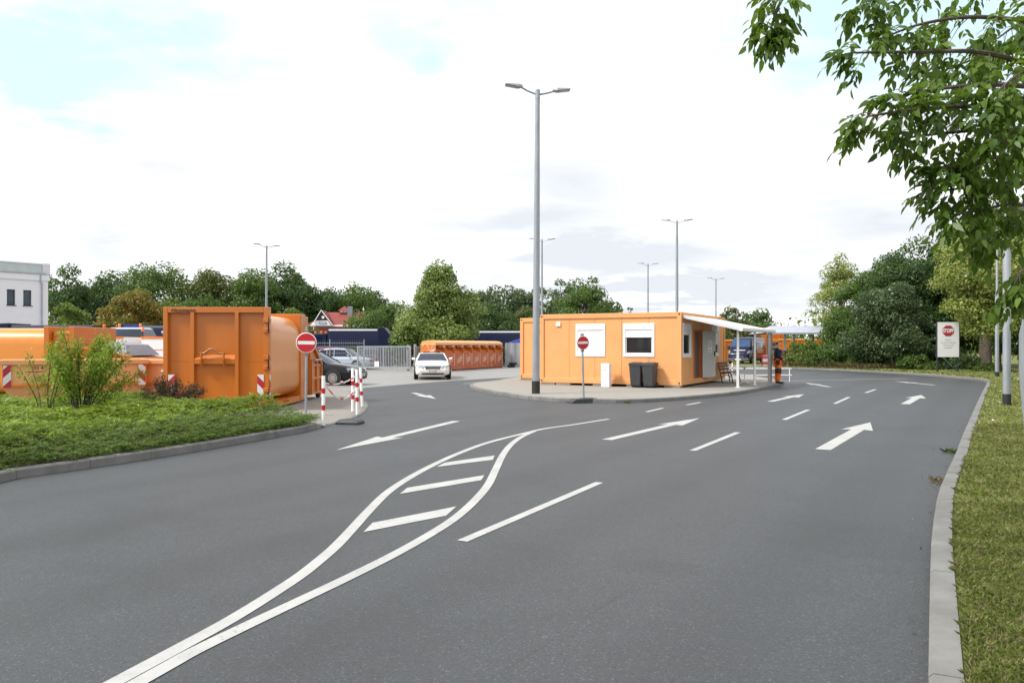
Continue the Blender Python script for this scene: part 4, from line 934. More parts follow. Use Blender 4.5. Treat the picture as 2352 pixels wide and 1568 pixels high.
for s in (1, -1):
    mb = MB(); p = [(2.05, s*1.005, 1.35), (1.25, s*1.005, 1.35), (1.25, s*.885, 2.2), (1.72, s*.885, 2.12)]; mb.panel(p if s > 0 else p[::-1], .01); mb.build('side_window', CARGLS, vn)
    mb = MB(); p = [(1.15, s*1.01, .62), (-2.8, s*1.01, .62), (-2.8, s*1.01, 1.22), (1.15, s*1.01, 1.22)]; mb.panel(p if s > 0 else p[::-1], .008); sp = mb.build('side_panel', VS, vn)
    text(vn, 'lettering', 'CITI-CAR', .46, WSIGN, (-.75, s*.962, 1.63), (R(90 - (7 if s<0 else -7)*0), 0, R(180) if s > 0 else 0), bold=.012)
    mb = MB()
    for z, a, b_ in ((1.3, -2.0, .5), (1.98, -2.1, .6), (1.12, -1.7, .45)): mb.box(a, b_, s*1.014 if s > 0 else -1.03, 1.03 if s > 0 else -1.014, z, z+.05)
    mb.build('stripe', WSIGN, vn)
    mb = MB(); mb.loft([[(2.9, s*.5, .98), (2.9, s*.82, 1.0), (2.84, s*.8, 1.1), (2.85, s*.5, 1.06)], [(2.6, s*.8, 1.02), (2.45, s*.99, 1.05), (2.4, s*.97, 1.24), (2.62, s*.75, 1.2)]]); mb.build('headlight', LAMPG, vn)
    mb = MB(); mb.box(1.85, 2.0, s*1.02 if s > 0 else -1.25, 1.25 if s > 0 else -1.02, 1.35, 1.7); mb.build('door_mirror', BLACK, vn, bevel=.03)
    for x in (1.95, -1.75):
        mb = MB(); mb.lathe([(.4, -.02), (.4, .02)], 24, (x, s*.995, .36), 'y'); mb.build('arch_shade_disc', BLACK, vn); wheel(vn, x, s*.93, .35, .22, 8)  # same dark disc for the shaded wheel wells of the van
mb = MB(); mb.loft([[(2.93, -.5, .62), (2.93, .5, .62), (2.86, .56, 1.05), (2.86, -.56, 1.05)], [(2.99, -.48, .63), (2.99, .48, .63), (2.91, .54, 1.05), (2.91, -.54, 1.05)]]); gr = mb.build('grille', BLACK, vn)
mb = MB()
for i in range(5): z = .67+i*.08; x = 3.0-(i*.08)*.19; mb.box(x-.03, x+.004, -.48, .48, z, z+.03)
mb.build('grille_bar', CHROME, gr)
mb = MB(); mb.box(2.7, 3.02, -.95, .95, .3, .6); mb.build('bumper', VD, vn, bevel=.06)
mb = MB(); mb.box(3.02, 3.035, -.26, .26, .42, .54); mb.build('number_plate', PLATE, vn)
mb = MB(); mb.quad((2.55, -.5, 1.275), (2.55, .5, 1.275), (2.42, .5, 1.32), (2.42, -.5, 1.32)); mb.build('bonnet_strip', WSIGN, vn)

NAVYP = mat('navy truck paint', (.009, .013, .045), .35, spec=.22)
def truck(label, loc, rz, L=6.5, H=3.2, stripe=True, beacon=True, cabh=2.7):
    """refuse truck: cab at +x, rounded body, tail hopper at -x"""
    t = thing('refuse_truck', label, 'truck', loc, rz, 'navy refuse trucks in the yard'); r = .22
    mb = MB(); mb.ext([(-1.2, .9), (1.2, .9), (1.25, 1.3), (1.25, H-r), (1.25-r*.4, H-r*.3), (1.25-r, H), (-1.25+r, H), (-1.25+r*.4, H-r*.3), (-1.25, H-r), (-1.25, 1.3)], -L/2, L/2-.1, 'x'); mb.build('body', NAVYP, t, smooth=30)
    mb = MB(); mb.ext([(-L/2, .8), (-L/2, H+.12), (-L/2-.5, H+.1), (-L/2-1.3, H-.9), (-L/2-1.35, .9)], -1.27, 1.27, 'y'); mb.build('tail_hopper', NAVYP, t, bevel=.04)
    mb = MB(); mb.ext([(L/2, .5), (L/2, cabh+.1), (L/2+1.3, cabh), (L/2+1.75, 1.7), (L/2+1.8, .5)], -1.2, 1.2, 'y'); mb.build('cab', NAVYP, t, bevel=.06)
    mb = MB(); mb.quad((L/2+1.76, -1.08, 1.75), (L/2+1.76, 1.08, 1.75), (L/2+1.36, 1.05, cabh-.1), (L/2+1.36, -1.05, cabh-.1)); mb.build('windshield', CARGLS, t)
    for s in (1, -1):
        mb = MB(); mb.box(L/2+.4, L/2+1.25, s*1.2 if s > 0 else -1.21, 1.21 if s > 0 else -1.2, 1.7, cabh-.2); mb.build('side_window', CARGLS, t)
        if stripe:
            mb = MB(); mb.box(-L/2+.1, L/2-.2, s*1.13 if s > 0 else -1.262, 1.262 if s > 0 else -1.13, H-.19, H-.06); mb.build('top_strip', WSIGN, t)
        for x in (L/2+1.0, -L/2+.3, -L/2+1.6): wheel(t, x, s*1.05, .5, .3, 8)
    mb = MB(); mb.box(-L/2-.9, L/2+1.6, -.5, .5, .5, .88); mb.build('chassis', BLACK, t)
    if beacon:
        for y in (-.9, .9):
            mb = MB(); mb.lathe([(.1, 0), (.1, .16), (.06, .2)], 10, (L/2+.5, y, cabh+.1)); mb.build('beacon', AMBER, t, smooth=True)
    return t
truck('navy refuse truck with white top edge behind the gate', (-14.2, 72, 0), R(181), 4.6, 3.22)
truck('navy refuse truck whose cab shows left of the sign disc', (-21.3, 74.5, 0), R(-5), 5.6, 2.95, False)
truck('navy refuse truck behind the clothing bank on the right', (-.6, 78, 0), R(176), 5.6, 3.15)
truck('navy refuse truck roof showing above the dark delivery van', (24.2, 92, 0), R(178), 6.0, 2.75)
truck('navy truck roof just right of the white building', (-28.0, 49.5, 0), R(3), 5, 2.95, False)
truck('navy truck roof between the building and the press container', (-21.6, 50.5, 0), R(-6), 4.6, 2.95, False)
truck('navy truck roof in front of the white building', (-37.0, 48.5, 0), R(5), 5, 3.0, False)
def utility(label, loc, rz):
    """white drop-side municipal vehicle"""
    t = thing('utility_vehicle', label, 'utility vehicle', loc, rz, 'white municipal vehicles')
    mb = MB(); mb.box(-1.0, 1.0, -.05, 0, .95, 2.1); mb.box(-1.0, 1.0, 2.3, 2.35, .95, 2.1); mb.box(-1.0, -.95, 0, 2.3, .95, 2.1); mb.box(.95, 1.0, 0, 2.3, .95, 2.1); mb.box(-.95, .95, 0, 2.3, .95, 1.0); mb.build('body', WHITE, t, bevel=.02)
    mb = MB(); mb.box(-1.01, 1.01, -.07, -.052, 2.02, 2.12); mb.box(-.9, .2, -.06, -.052, 1.5, 1.53); mb.build('orange_edge', AMBER, t)
    mb = MB(); mb.box(-.9, .95, 2.5, 4.2, .6, 2.15); mb.build('cab', OR_PRESS, t, bevel=.05)
    mb = MB(); mb.loft([[(-.9, 2.45, 2.15), (.95, 2.45, 2.15), (.95, 4.2, 2.15), (-.9, 4.2, 2.15)], [(-.8, 2.6, 2.52), (.85, 2.6, 2.52), (.85, 3.9, 2.52), (-.8, 3.9, 2.52)]]); mb.build('cab_window', glass('cab glass', (.03, .04, .055), .05), t)
    mb = MB(); mb.loft([[(-.82, 2.58, 2.52), (.87, 2.58, 2.52), (.87, 3.95, 2.52), (-.82, 3.95, 2.52)], [(-.7, 2.7, 2.6), (.75, 2.7, 2.6), (.75, 3.8, 2.6), (-.7, 3.8, 2.6)]]); mb.build('cab_roof', SP, t, bevel=.02)
    mb = MB(); mb.box(-.2, .5, 2.9, 3.1, 2.6, 2.72); mb.build('light_bar', mat('blue light bar', (.02, .04, .2), .3), t, bevel=.02)
    for x, z in ((-.95, 2.35), (-.4, 2.62), (.62, 2.64)):
        mb = MB(); mb.lathe([(.07, 0), (.07, .13), (.04, .17)], 10, (x, .0 if x < -.5 else 2.9, z)); b = mb.build('beacon', AMBER, t, smooth=True)
    mb = MB(); mb.tube([(-.95, 0, 2.1), (-.95, 0, 2.36)], .02, 6); mb.build('beacon_pole', BLACK, t)
    for x in (-.9, .9):
        for y in (.5, 3.6):
            mb = MB(); mb.lathe([(.3, -.12), (.36, -.1), (.36, .1), (.3, .12)], 18, (x, y, .36), 'x'); mb.build('wheel', TYRE, t, smooth=True)
    mb = MB(); mb.box(-.8, .8, .1, 3.9, .5, .9); mb.build('chassis', BLACK, t)
    return t
utility('white drop side vehicle with amber beacons left of the press container', (-18.95, 36.8, 0), R(4))
utility('white drop side vehicle half hidden by the press container', (-15.9, 36.3, 0), R(-3))
pk = thing('pickup', 'small orange cab with two windows between the white vehicles', 'pickup', (-17.6, 38.6, 0), R(0))
mb = MB(); mb.ext([(-.5, .5), (-.5, 1.5), (-.3, 1.9), (.0, 2.08), (.7, 2.12), (.75, .5)], -.0, 1.6, 'y'); mb.build('cab', mat('pale orange cab paint', (.75, .35, .12), .4), pk, bevel=.03)
mb = MB(); mb.panel([(-.4, -.003, 1.52), (-.02, -.003, 1.52), (-.02, -.003, 1.95), (-.2, -.003, 1.86)], .01); mb.panel([(.1, -.003, 1.52), (.6, -.003, 1.52), (.58, -.003, 1.98), (.12, -.003, 1.98)], .01); mb.build('side_window', glass('cab glass', (.03, .04, .055), .05), pk)
mb = MB(); mb.box(-1.4, -.5, .1, 1.5, .5, 1.4); mb.build('bonnet', WHITE, pk, bevel=.05)
for y in (.1, 1.5):
    mb = MB(); mb.lathe([(.3, -.1), (.34, 0), (.3, .1)], 16, (-.9, y, .34), 'y'); mb.build('wheel', TYRE, pk)
# ------------------------------------------------------------------ buildings
REND = mat('white render', (.8, .8, .83), .85, var=.03, bump=.2, bscale=60)
ZINC = mat('zinc sheet', (.42, .46, .46), .45, .4, var=.12)
WINF = mat('dark violet window frame', (.035, .03, .07), .5)
wb = thing('white_building', 'white rendered flat roofed building with two narrow windows', 'building', (-34.95, 60, 0), math.atan2(-.78, -.63)+math.pi)
# local: x runs along the street wall away from the camera, 0 at the far corner; y to the back (left)
mb = MB(); hs = [(-1.69, -1.14, 4.66, 5.8), (-2.77, -2.22, 4.66, 5.8), (-4.3, -3.75, 4.7, 5.82), (-1.69, -1.14, 1.2, 2.4), (-2.77, -2.22, 1.2, 2.4)]
xs = sorted(set([-16, 0]+[h[0] for h in hs]+[h[1] for h in hs]))
for a, b in zip(xs, xs[1:]):
    hh = sorted([h for h in hs if h[0] <= a+1e-6 and h[1] >= b-1e-6], key=lambda h: h[2]); z = 0
    for h in hh: mb.box(a, b, 0, .3, z, h[2]); z = h[3]
    mb.box(a, b, 0, .3, z, 6.55)
mb.box(-16, 0, 10, 10.3, 0, 6.55); mb.box(-.3, 0, .3, 10, 0, 6.55); mb.box(-16, -15.7, .3, 10, 0, 6.55); mb.build('wall', REND, wb)
mb = MB(); mb.box(-16.1, .08, -.08, 10.35, 6.55, 7.02); mb.build('cornice', REND, wb, bevel=.02)
mb = MB(); mb.box(-16.15, -.2, -.14, -.02, 7.03, 7.15); mb.ext([(-.1, 7.15), (.0, 7.15), (3, 7.15), (3, 7.2), (.0, 7.75)], -16, -.35, 'x'); mb.build('roof', ZINC, wb)
mb = MB(); mb.box(-.4, .1, -.12, 10.3, 7.03, 7.85); mb.build('parapet_end', mat('parapet white', (.66, .66, .72), .8), wb, bevel=.015)
mb = MB(); mb.box(-16, -.4, -.04, 3, 7.76, 7.84); mb.build('parapet_cap', REND, wb)
mb = MB(); mb.tube([(-.55, -.1, 7.0), (-.55, -.1, 6.6), (-.45, -.08, 6.3), (-.45, -.08, 0)], .06, 8); mb.build('downpipe', mat('grey lilac pipe', (.42, .42, .5), .5), wb, smooth=True)
for h in hs:
    mb = MB(); a, b, z0, z1 = h
    for q in ((a, a+.06, z0, z1), (b-.06, b, z0, z1), (a+.06, b-.06, z0, z0+.06), (a+.06, b-.06, z1-.06, z1)): mb.box(q[0], q[1], .12, .2, q[2], q[3])
    w = mb.build('window', WINF, wb)
    mb = MB(); mb.box(a+.05, b-.05, .15, .17, z0+.05, z1-.05); mb.build('pane', glass('building glass', (.05, .07, .09), .04), w)
    mb = MB(); mb.box(a-.03, b+.08, -.05, .12, z0-.05, z0); mb.build('sill', WINF, w)
mb = MB()
for x in (-3.2, -4.0, -4.5): mb.tube([(x, 2.0, 7.2), (x, 2.0, 9.3)], .025, 6)
mb.tube([(-5.5, 2.0, 9.25), (-2.6, 2.0, 9.25)], .025, 6); mb.tube([(-4.6, 2.0, 9.0), (-5.2, 1.0, 9.3)], .02, 6); mb.build('roof_antenna', STEELD, wb)

TILE = mat('red roof tiles', (.23, .05, .04), .75, var=.18, vscale=1.5, bump=.3, bscale=25); TIMB = mat('dark gable timber', (.045, .03, .03), .7)
hz = thing('station_house', 'red roofed house with timber gable, ridge turret and grey chimney', 'house', (-26.6, 112, 0), 0)
k_ = .0393
def hx(sx): return (sx-1153.5)*k_
def hzv(sy): return CAMH+(1237-sy)*k_
zr, ze = hzv(1115), hzv(1162); xl, xr = hx(1098), hx(1330)
mb = MB(); mb.add([(xl, 0, ze), (xr, 0, ze), (xr, 5, ze), (xl, 5, ze), (hx(1158), 2.5, zr), (hx(1290), 2.5, zr)], [(0, 1, 5, 4), (2, 3, 4, 5), (1, 2, 5), (3, 0, 4), (3, 2, 1, 0)]); rf = mb.build('roof', TILE, hz)
mb = MB(); g0, g1, gp = hx(1122), hx(1193), hx(1153.5); mb.add([(g0, -.9, ze-.1), (g1, -.9, ze-.05), (gp, -.9, zr+.15), (g0, .3, ze-.1), (g1, .3, ze-.05), (gp, 2.5, zr+.15)], [(0, 2, 5, 3), (2, 1, 4, 5)]); mb.build('gable_roof', TILE, hz)
mb = MB(); mb.panel([(g0+.1, -.75, ze-.1), (g1-.1, -.75, ze-.1), (gp, -.75, zr)], .1); gb = mb.build('gable', TIMB, hz)
mb = MB(); mb.panel([(g0+.25, -.78, ze-.12), (g1-.22, -.78, ze-.12), (gp+.85, -.78, ze+.55), (gp-.9, -.78, ze+.55)], .04); mb.build('gable_render', REND, gb)
mb = MB(); mb.box(hx(1145), hx(1171), -.86, -.8, hzv(1160), hzv(1152)); sg = mb.build('name_board', mat('green name board', (.02, .1, .06), .5), gb)
mb = MB()
for i in range(7): x = hx(1147.5)+i*.122; mb.box(x, x+.07, -.875, -.86, hzv(1158.4), hzv(1153.6))
mb.build('board_lettering', WSIGN, sg)
mb = MB()
for a, b in (((g0-.05, -.95, ze-.15), (gp, -.95, zr+.17)), ((g1+.05, -.95, ze-.12), (gp, -.95, zr+.17))): mb.bar(a, b, .08, .1)
mb.build('bargeboard', WSIGN, hz)
mb = MB(); mb.lathe([(.2, -.03), (.2, .03)], 16, (hx(1159), -.82, hzv(1136)), 'y'); mb.build('clock', WSIGN, gb)
mb = MB(); mb.box(xl+.2, xr-.2, .1, 4.8, 0, ze-.25); mb.build('wall', mat('red brick wall', (.26, .08, .07), .8, var=.15, vscale=5), hz)
mb = MB(); mb.box(xl-.1, xr+.1, -.08, 5.05, ze-.25, ze-.02); mb.build('eaves_board', REND, hz)
mb = MB(); mb.add([(hx(1197), 1.8, hzv(1110)), (hx(1236), 1.8, hzv(1110)), (hx(1236), 3.3, hzv(1110)), (hx(1197), 3.3, hzv(1110)), (hx(1218), 2.55, hzv(1092))], [(0, 1, 4), (1, 2, 4), (2, 3, 4), (3, 0, 4), (3, 2, 1, 0)]); mb.box(hx(1203), hx(1230), 2.0, 3.1, zr-.4, hzv(1110)); mb.build('turret', [TILE], hz)
mb = MB(); mb.box(hx(1204.5), hx(1216), 1.96, 2.0, zr+.0, hzv(1111)); mb.box(hx(1219), hx(1229), 1.96, 2.0, zr+.0, hzv(1111)); mb.build('turret_window', WSIGN, hz)
mb = MB(); mb.box(hx(1232), hx(1249), 1.7, 2.3, zr-.6, hzv(1094)); mb.build('chimney', mat('grey chimney', (.2, .21, .24), .7), rf)
mb = MB(); mb.lathe([(.03, 0), (.03, .3), (.12, .4), (.12, .5), (.03, .6), (.02, .9)], 8, (hx(1287), 2.5, zr-.05)); mb.build('finial', WSIGN, rf)
lp = thing('globe_lamp', 'slender post with white globe in front of the timber gable', 'lamp', (-24.9, 100, 0))
mb = MB(); mb.tube([(0, 0, 0), (0, 0, 4.1)], .05, 8); mb.build('pole', WHITE, lp)
mb = MB(); mb.lathe([(.02, 4.05), (.2, 4.15), (.27, 4.32), (.2, 4.5), (.02, 4.58)], 14); mb.build('globe', WSIGN, lp, smooth=True)

# ------------------------------------------------------------------ clothing bank, gate, fences
CBO = mat('clothing bank orange', (.62, .17, .035), .5, var=.08, vscale=1.5); CBR = mat('clothing bank front', (.5, .12, .045), .5, var=.1, vscale=2); CBL = mat('pale print', (.75, .48, .36), .6)
ck = thing('clothing_bank', 'long orange clothing bank of eight bays under one rounded roof', 'clothing bank', (-5.0, 52.1, 0), math.atan2(10.8, 4.27))
Lb = 11.6; nb = 8; bw = Lb/nb
mb = MB(); mb.ext([(.0, 1.74), (.0, 1.84), (.05, 1.92), (.3, 2.03), (.6, 2.06), (.95, 1.98), (1.1, 1.82), (1.1, 1.74)], 0, Lb, 'x'); mb.build('roof', mat('pale orange roof', (.72, .36, .13), .45), ck, smooth=30)
mb = MB(); mb.box(0, Lb, .55, 1.1, .06, 1.74); mb.box(.05, Lb-.05, .05, 1.0, .0, .06, 1); mb.build('back_body', [CBO, BLACK], ck)
for x in [0]+[bw*i for i in range(1, nb)]+[Lb-.06]:
    mb = MB(); mb.box(x, x+.06, .0, .548, .06, 1.74); mb.build('divider', CBO, ck)
rr = random.Random(3)
for i in range(nb):
    a = i*bw+.065; b = a+bw-.075
    mb = MB(); mb.box(a, b, .004, .54, .06, 1.2); fd = mb.build('bay_front', CBR, ck)
    mb = MB(); mb.ext([(.5, 1.21), (.1, 1.215), (.5, 1.6)], a, b, 'x'); mb.build('deposit_flap', CBO, ck)
    mb = MB(); mb.tube(spline([(a+.5, .1, 1.66), (a+.7, .05, 1.62), (a+.9, .06, 1.64), (b-.1, .05, 1.7)], 4), .018, 5); mb.box(b-.2, b-.05, .03, .1, 1.58, 1.73); mb.build('pull_handle', CBL, ck)
    mb = MB(); mb.box(b-.09, b-.02, -.006, .003, .3, 1.16)
    for q in range(3):
        x0 = a+.35; z0 = .46+q*.13; mb.panel([(x0, -.004, z0), (x0+.72, -.004, z0+.2), (x0+.72, -.004, z0+.27), (x0, -.004, z0+.06)], .004)
    for q in range(14):
        x0, z0 = rr.uniform(a+.08, b-.35), rr.choice((rr.uniform(.1, .42), rr.uniform(.82, 1.12))); dx, dz = rr.uniform(-.12, .2), rr.uniform(-.14, .14)
        mb.tube([(x0, .0, z0), (x0+dx*.5+.03, .0, z0+dz*.6), (x0+dx, .0, z0+dz)], .014, 4, cap=False)
    mb.build('print', CBL, fd)
mb = MB(); mb.tube(spline([(-.004, .95, 1.6), (-.004, .8, 1.8), (-.004, .6, 1.75), (-.004, .45, 1.4), (-.004, .25, 1.28), (-.004, .05, 1.42)], 5), .025, 5, cap=False); mb.tube(spline([(-.004, .3, 1.45), (-.004, .22, 1.75), (-.004, .12, 1.78), (-.004, .2, 1.5)], 5), .02, 5, cap=False); mb.panel([(-.005, .38, 1.38), (-.005, .06, 1.5), (-.005, .06, 1.42), (-.005, .25, 1.24)], .004); mb.build('end_print', CBL, ck)
gt = thing('sliding_gate', 'grey galvanised sliding gate of upright bars in the yard', 'gate', (-10.75, 55.3, 0), math.atan2(-1.6, 3.9))
Lg = 4.25
mb = MB(); mb.box(0, Lg, -.05, .05, .12, .28); mb.box(0, Lg, -.03, .03, 1.6, 1.68); mb.box(0, .1, -.04, .04, .28, 1.6); mb.box(Lg-.08, Lg, -.04, .04, .28, 1.6); mb.box(2.1, 2.17, -.035, .035, .28, 1.6); mb.build('frame', STEEL, gt)
mb = MB()
for i in range(1, 32):
    x = .1+(Lg-.18)*i/32; mb.box(x-.022, x+.022, -.014, .014, .28, 1.6)
mb.build('bars', STEEL, gt)
for x in (Lg-.35, Lg+.18):
    mb = MB(); mb.box(x, x+.14, .07, .21, 0, 1.74+.05*(x > Lg)); mb.build('guide_post', STEEL, gt, bevel=.01)
mb = MB(); mb.box(1.45, 1.8, -.07, -.055, .25, .62); mb.box(1.58, 1.61, -.074, -.071, .25, .62, 1); mb.box(1.68, 1.71, -.074, -.071, .25, .62, 1); mb.build('notice', [WSIGN, GREYW], gt)
def barfence(name, label, p0, p1, h, gap, parts, z0=0, cat='fence', wire=False, post=.07):
    p0, p1 = Vector(p0), Vector(p1); d = p1-p0; L = d.length; t = thing(name, label, cat, p0, math.atan2(d.y, d.x))
    for i in range(parts+1):
        x = L*i/parts; mb = MB(); mb.box(x-post/2, x+post/2, -post/2, post/2, 0, h+.06); mb.build('post', STEEL, t)
    for i in range(parts):
        a, b = L*i/parts+post/2, L*(i+1)/parts-post/2; mb = MB(); r = .004 if wire else .012; n = int((b-a)/gap)
        for k in range(1, n): x = a+(b-a)*k/n; mb.box(x-r, x+r, -r, r, .08, h)
        for z in ([.1+.22*q for q in range(int((h-.1)/.22)+1)] if wire else (.15, h-.12)): mb.box(a, b, -.008-.004*(not wire), -.004+.016*(not wire), z-.01, z+.02)
        mb.build('panel', STEEL, t)
    return t
barfence('bar_fence', 'short upright bar fence between the gate and the clothing bank', (-6.55, 53.6, 0), (-5.5, 53.6, 0), 1.68, .12, 1)
barfence('wire_fence', 'light wire mesh fence with parked cars behind it', (-16.2, 51.2, 0), (-9.7, 52.2, 0), 2.05, .14, 3, wire=True, post=.06)
barfence('bar_fence', 'tall galvanised bar fence running along the right verge', (9.3, 14.4, .1), (38.5, 60.5, .1), 2.15, .13, 22, post=.08)
cf = thing('corrugated_fence', 'grey corrugated metal fence joining the clothing bank and the office', 'fence', (-.55, 63.2, 0), 0)
mb = MB(); pf = []
n = 90
for i in range(n):
    x = 13.0*i/n; ph = i % 4; pf.append((x, (0, 0, .05, .05)[ph]))
for (x0, y0), (x1, y1) in zip(pf, pf[1:]): mb.quad((x0, y0, .06), (x1, y1, .06), (x1, y1, 1.92), (x0, y0, 1.92))
mb.box(0, 13, .06, .1, 1.5, 1.6); mb.box(0, 13, .06, .1, .3, .4); mb.build('sheet', mat('grey corrugated sheet', (.33, .34, .36), .5, .2, var=.06), cf)
bx = thing('wheel_stack', 'small dark heap at the foot of the corrugated fence', 'tyres', (-.05, 62.4, 0))
mb = MB(); mb.lathe([(.16, 0), (.3, .03), (.33, .1), (.3, .17), (.16, .2)], 16, (0, 0, 0)); mb.build('tyre', TYRE, bx, smooth=True)
mb = MB(); mb.lathe([(.16, .2), (.3, .23), (.33, .3), (.3, .37), (.16, .4)], 16, (.12, .05, 0)); mb.build('tyre', TYRE, bx, smooth=True)

# ------------------------------------------------------------------ right-hand yard behind the awning
sh = thing('shelter', 'open shelter with shallow grey metal roof on slim posts', 'shelter', (20.3, 63.5, 0), R(-3))
mb = MB(); mb.add([(0, 0, 2.62), (6.9, 0, 2.62), (6.9, 0, 2.74), (0, 0, 2.74), (1.2, 3.2, 3.36), (6.0, 3.2, 3.36), (0, 6, 2.7), (6.9, 6, 2.7)], [(0, 1, 2, 3), (3, 2, 5, 4), (4, 5, 7, 6), (2, 7, 5), (3, 4, 6), (0, 6, 7, 1)]); mb.build('roof', mat('pale grey metal roof', (.38, .4, .47), .5, .1), sh)
for x, y in ((1.55, .4), (2.3, .5), (5.4, .4), (1.55, 5.5), (5.4, 5.5)):
    mb = MB(); mb.box(x-.07, x+.07, y-.07, y+.07, 0, 2.62); mb.build('post', STEEL, sh)
def orange_box(label, loc, rz, L, D, H, ribs=6, name='waste_container'):
    t = thing(name, label, 'waste container', loc, rz, 'orange containers in the far yard')
    mb = MB(); th = .06
    mb.box(0, L, 0, th, .1, H); mb.box(0, L, D-th, D, .1, H); mb.box(0, th, th, D-th, .1, H); mb.box(L-th, L, th, D-th, .1, H); mb.box(th, L-th, th, D-th, .1, .18); mb.build('body', OR_PRESS, t)
    mb = MB(); mb.box(-.05, L+.05, -.06, -.001, H-.12, H+.03); mb.box(-.05, L+.05, D+.001, D+.06, H-.12, H+.03); mb.build('rim', OR_SKIP, t)
    for i in range(ribs):
        x = L*(i+.5)/ribs; mb = MB(); mb.box(x-.05, x+.05, -.05, -.001, .1, H-.13); mb.build('rib', OR_SKIPD, t)
    mb = MB(); mb.box(.1, L-.1, .2, D-.2, 0, .1); mb.build('skid', BLACK, t)
    return t
orange_box('orange container just left of the dark delivery van', (20.0, 81, 0), 0, 3.3, 2, 2.3, 3)
orange_box('tall orange container rising behind the shelter and awning', (27.4, 87, 0), 0, 2.4, 3, 3.6, 2)
orange_box('long low orange container under the shelter roof', (28.2, 84, 0), R(-2), 4.6, 2, 2.4, 6)
orange_box('orange container farthest right, half behind the bushes', (32.6, 82, 0), R(3), 4.2, 2, 2.2, 6)
bl = thing('orange_drum', 'round orange drum at the office end by the container', 'drum', (19.9, 76, 0))
mb = MB(); mb.lathe([(.0, 1.35), (.3, 1.4), (.5, 1.65), (.5, 1.9), (.3, 2.15), (0, 2.2)], 16); mb.build('drum', OR_SKIPD, bl, smooth=True)
mb = MB(); mb.box(-.4, .4, -.4, .4, 0, 1.36); mb.build('stand', OR_PRESS, bl)
hb = thing('hazard_board', 'white board with two dark red bars beside the man', 'sign board', (22.7, 69.5, 0), R(-6))
mb = MB(); mb.box(-.4, .35, -.02, .02, .95, 2.05); pn = mb.build('panel', WSIGN, hb)
for z in (1.35, 1.75):
    mb = MB(); mb.box(-.28, .3, -.03, -.0205, z, z+.12); mb.build('red_bar', mat('dark red bar', (.4, .02, .08), .5), pn)
mb = MB(); mb.box(-.05, .05, .02, .08, 0, 1.9); mb.build('post', STEELD, hb)
for (x, lab) in ((19.62, 'red and white striped barrier board standing in the yard'),):
    bb = thing('barrier_board', lab, 'barrier', (x, 61.8, 0), R(8))
    mb = MB(); mb.box(-.2, .32, -.02, .02, .15, .95); mb.build('panel', hazard('level bands', 2.2, 90, (.55, .1, .16), (.78, .76, .74)), bb)
    mb = MB(); mb.box(-.26, -.2, -.03, .03, .02, 1.0); mb.build('post', mat('dark red post', (.25, .02, .06), .5), bb)
    mb = MB(); mb.box(-.4, .4, -.2, .2, .0, .04); mb.build('foot', BLACK, bb)
ps = thing('pallet_stack', 'stack of dark pallets just right of the man', 'pallets', (21.0, 61.5, 0), R(10))
for i in range(9):
    mb = MB()
    for y in (-.5, -.25, 0, .25, .5): mb.box(-.6, .75, y-.06, y+.06, i*.15+.11, i*.15+.135)
    for x in (-.55, .08, .7): mb.box(x-.05, x+.05, -.55, .55, i*.15+.02, i*.15+.109)
    mb.build('pallet', mat('dark stained timber', (.07, .068, .075), .7, var=.4, vscale=6), ps)
wp = thing('wrapped_pallet', 'pale wrapped load on a post foot beside the shelter', 'pallet load', (22.35, 62.6, 0))
mb = MB(); mb.box(-.3, .3, -.3, .3, 0, .12); mb.build('pallet', CONC, wp)
mb = MB(); mb.loft([[(-.28, -.28, .12), (.28, -.28, .12), (.28, .28, .12), (-.28, .28, .12)], [(-.3, -.3, .6), (.3, -.3, .6), (.3, .3, .6), (-.3, .3, .6)], [(-.2, -.2, 1.05), (.2, -.2, 1.05), (.2, .2, 1.05), (-.2, .2, 1.05)]]); mb.build('wrap', mat('pale plastic wrap', (.5, .5, .52), .4, var=.2, vscale=6), wp, bevel=.05)
tk = thing('tarpaulin_pile', 'blue tarpaulin draped over a load behind the corrugated fence', 'tarpaulin', (.3, 68.5, 0))
mb = MB(); mb.add([(-1.4, 0, .2), (1.3, 0, .2), (1.3, 2, .2), (-1.4, 2, .2), (-.9, .4, 1.8), (.5, .3, 2.35), (1.0, .8, 2.5), (.9, 1.6, 2.2), (-.8, 1.6, 1.9)], [(0, 1, 5, 4), (1, 6, 5), (1, 2, 7, 6), (2, 3, 8, 7), (3, 0, 4, 8), (4, 5, 8), (5, 6, 7, 8)]); mb.build('sheet', mat('blue tarpaulin', (.02, .06, .42), .45, var=.2, vscale=3), tk)
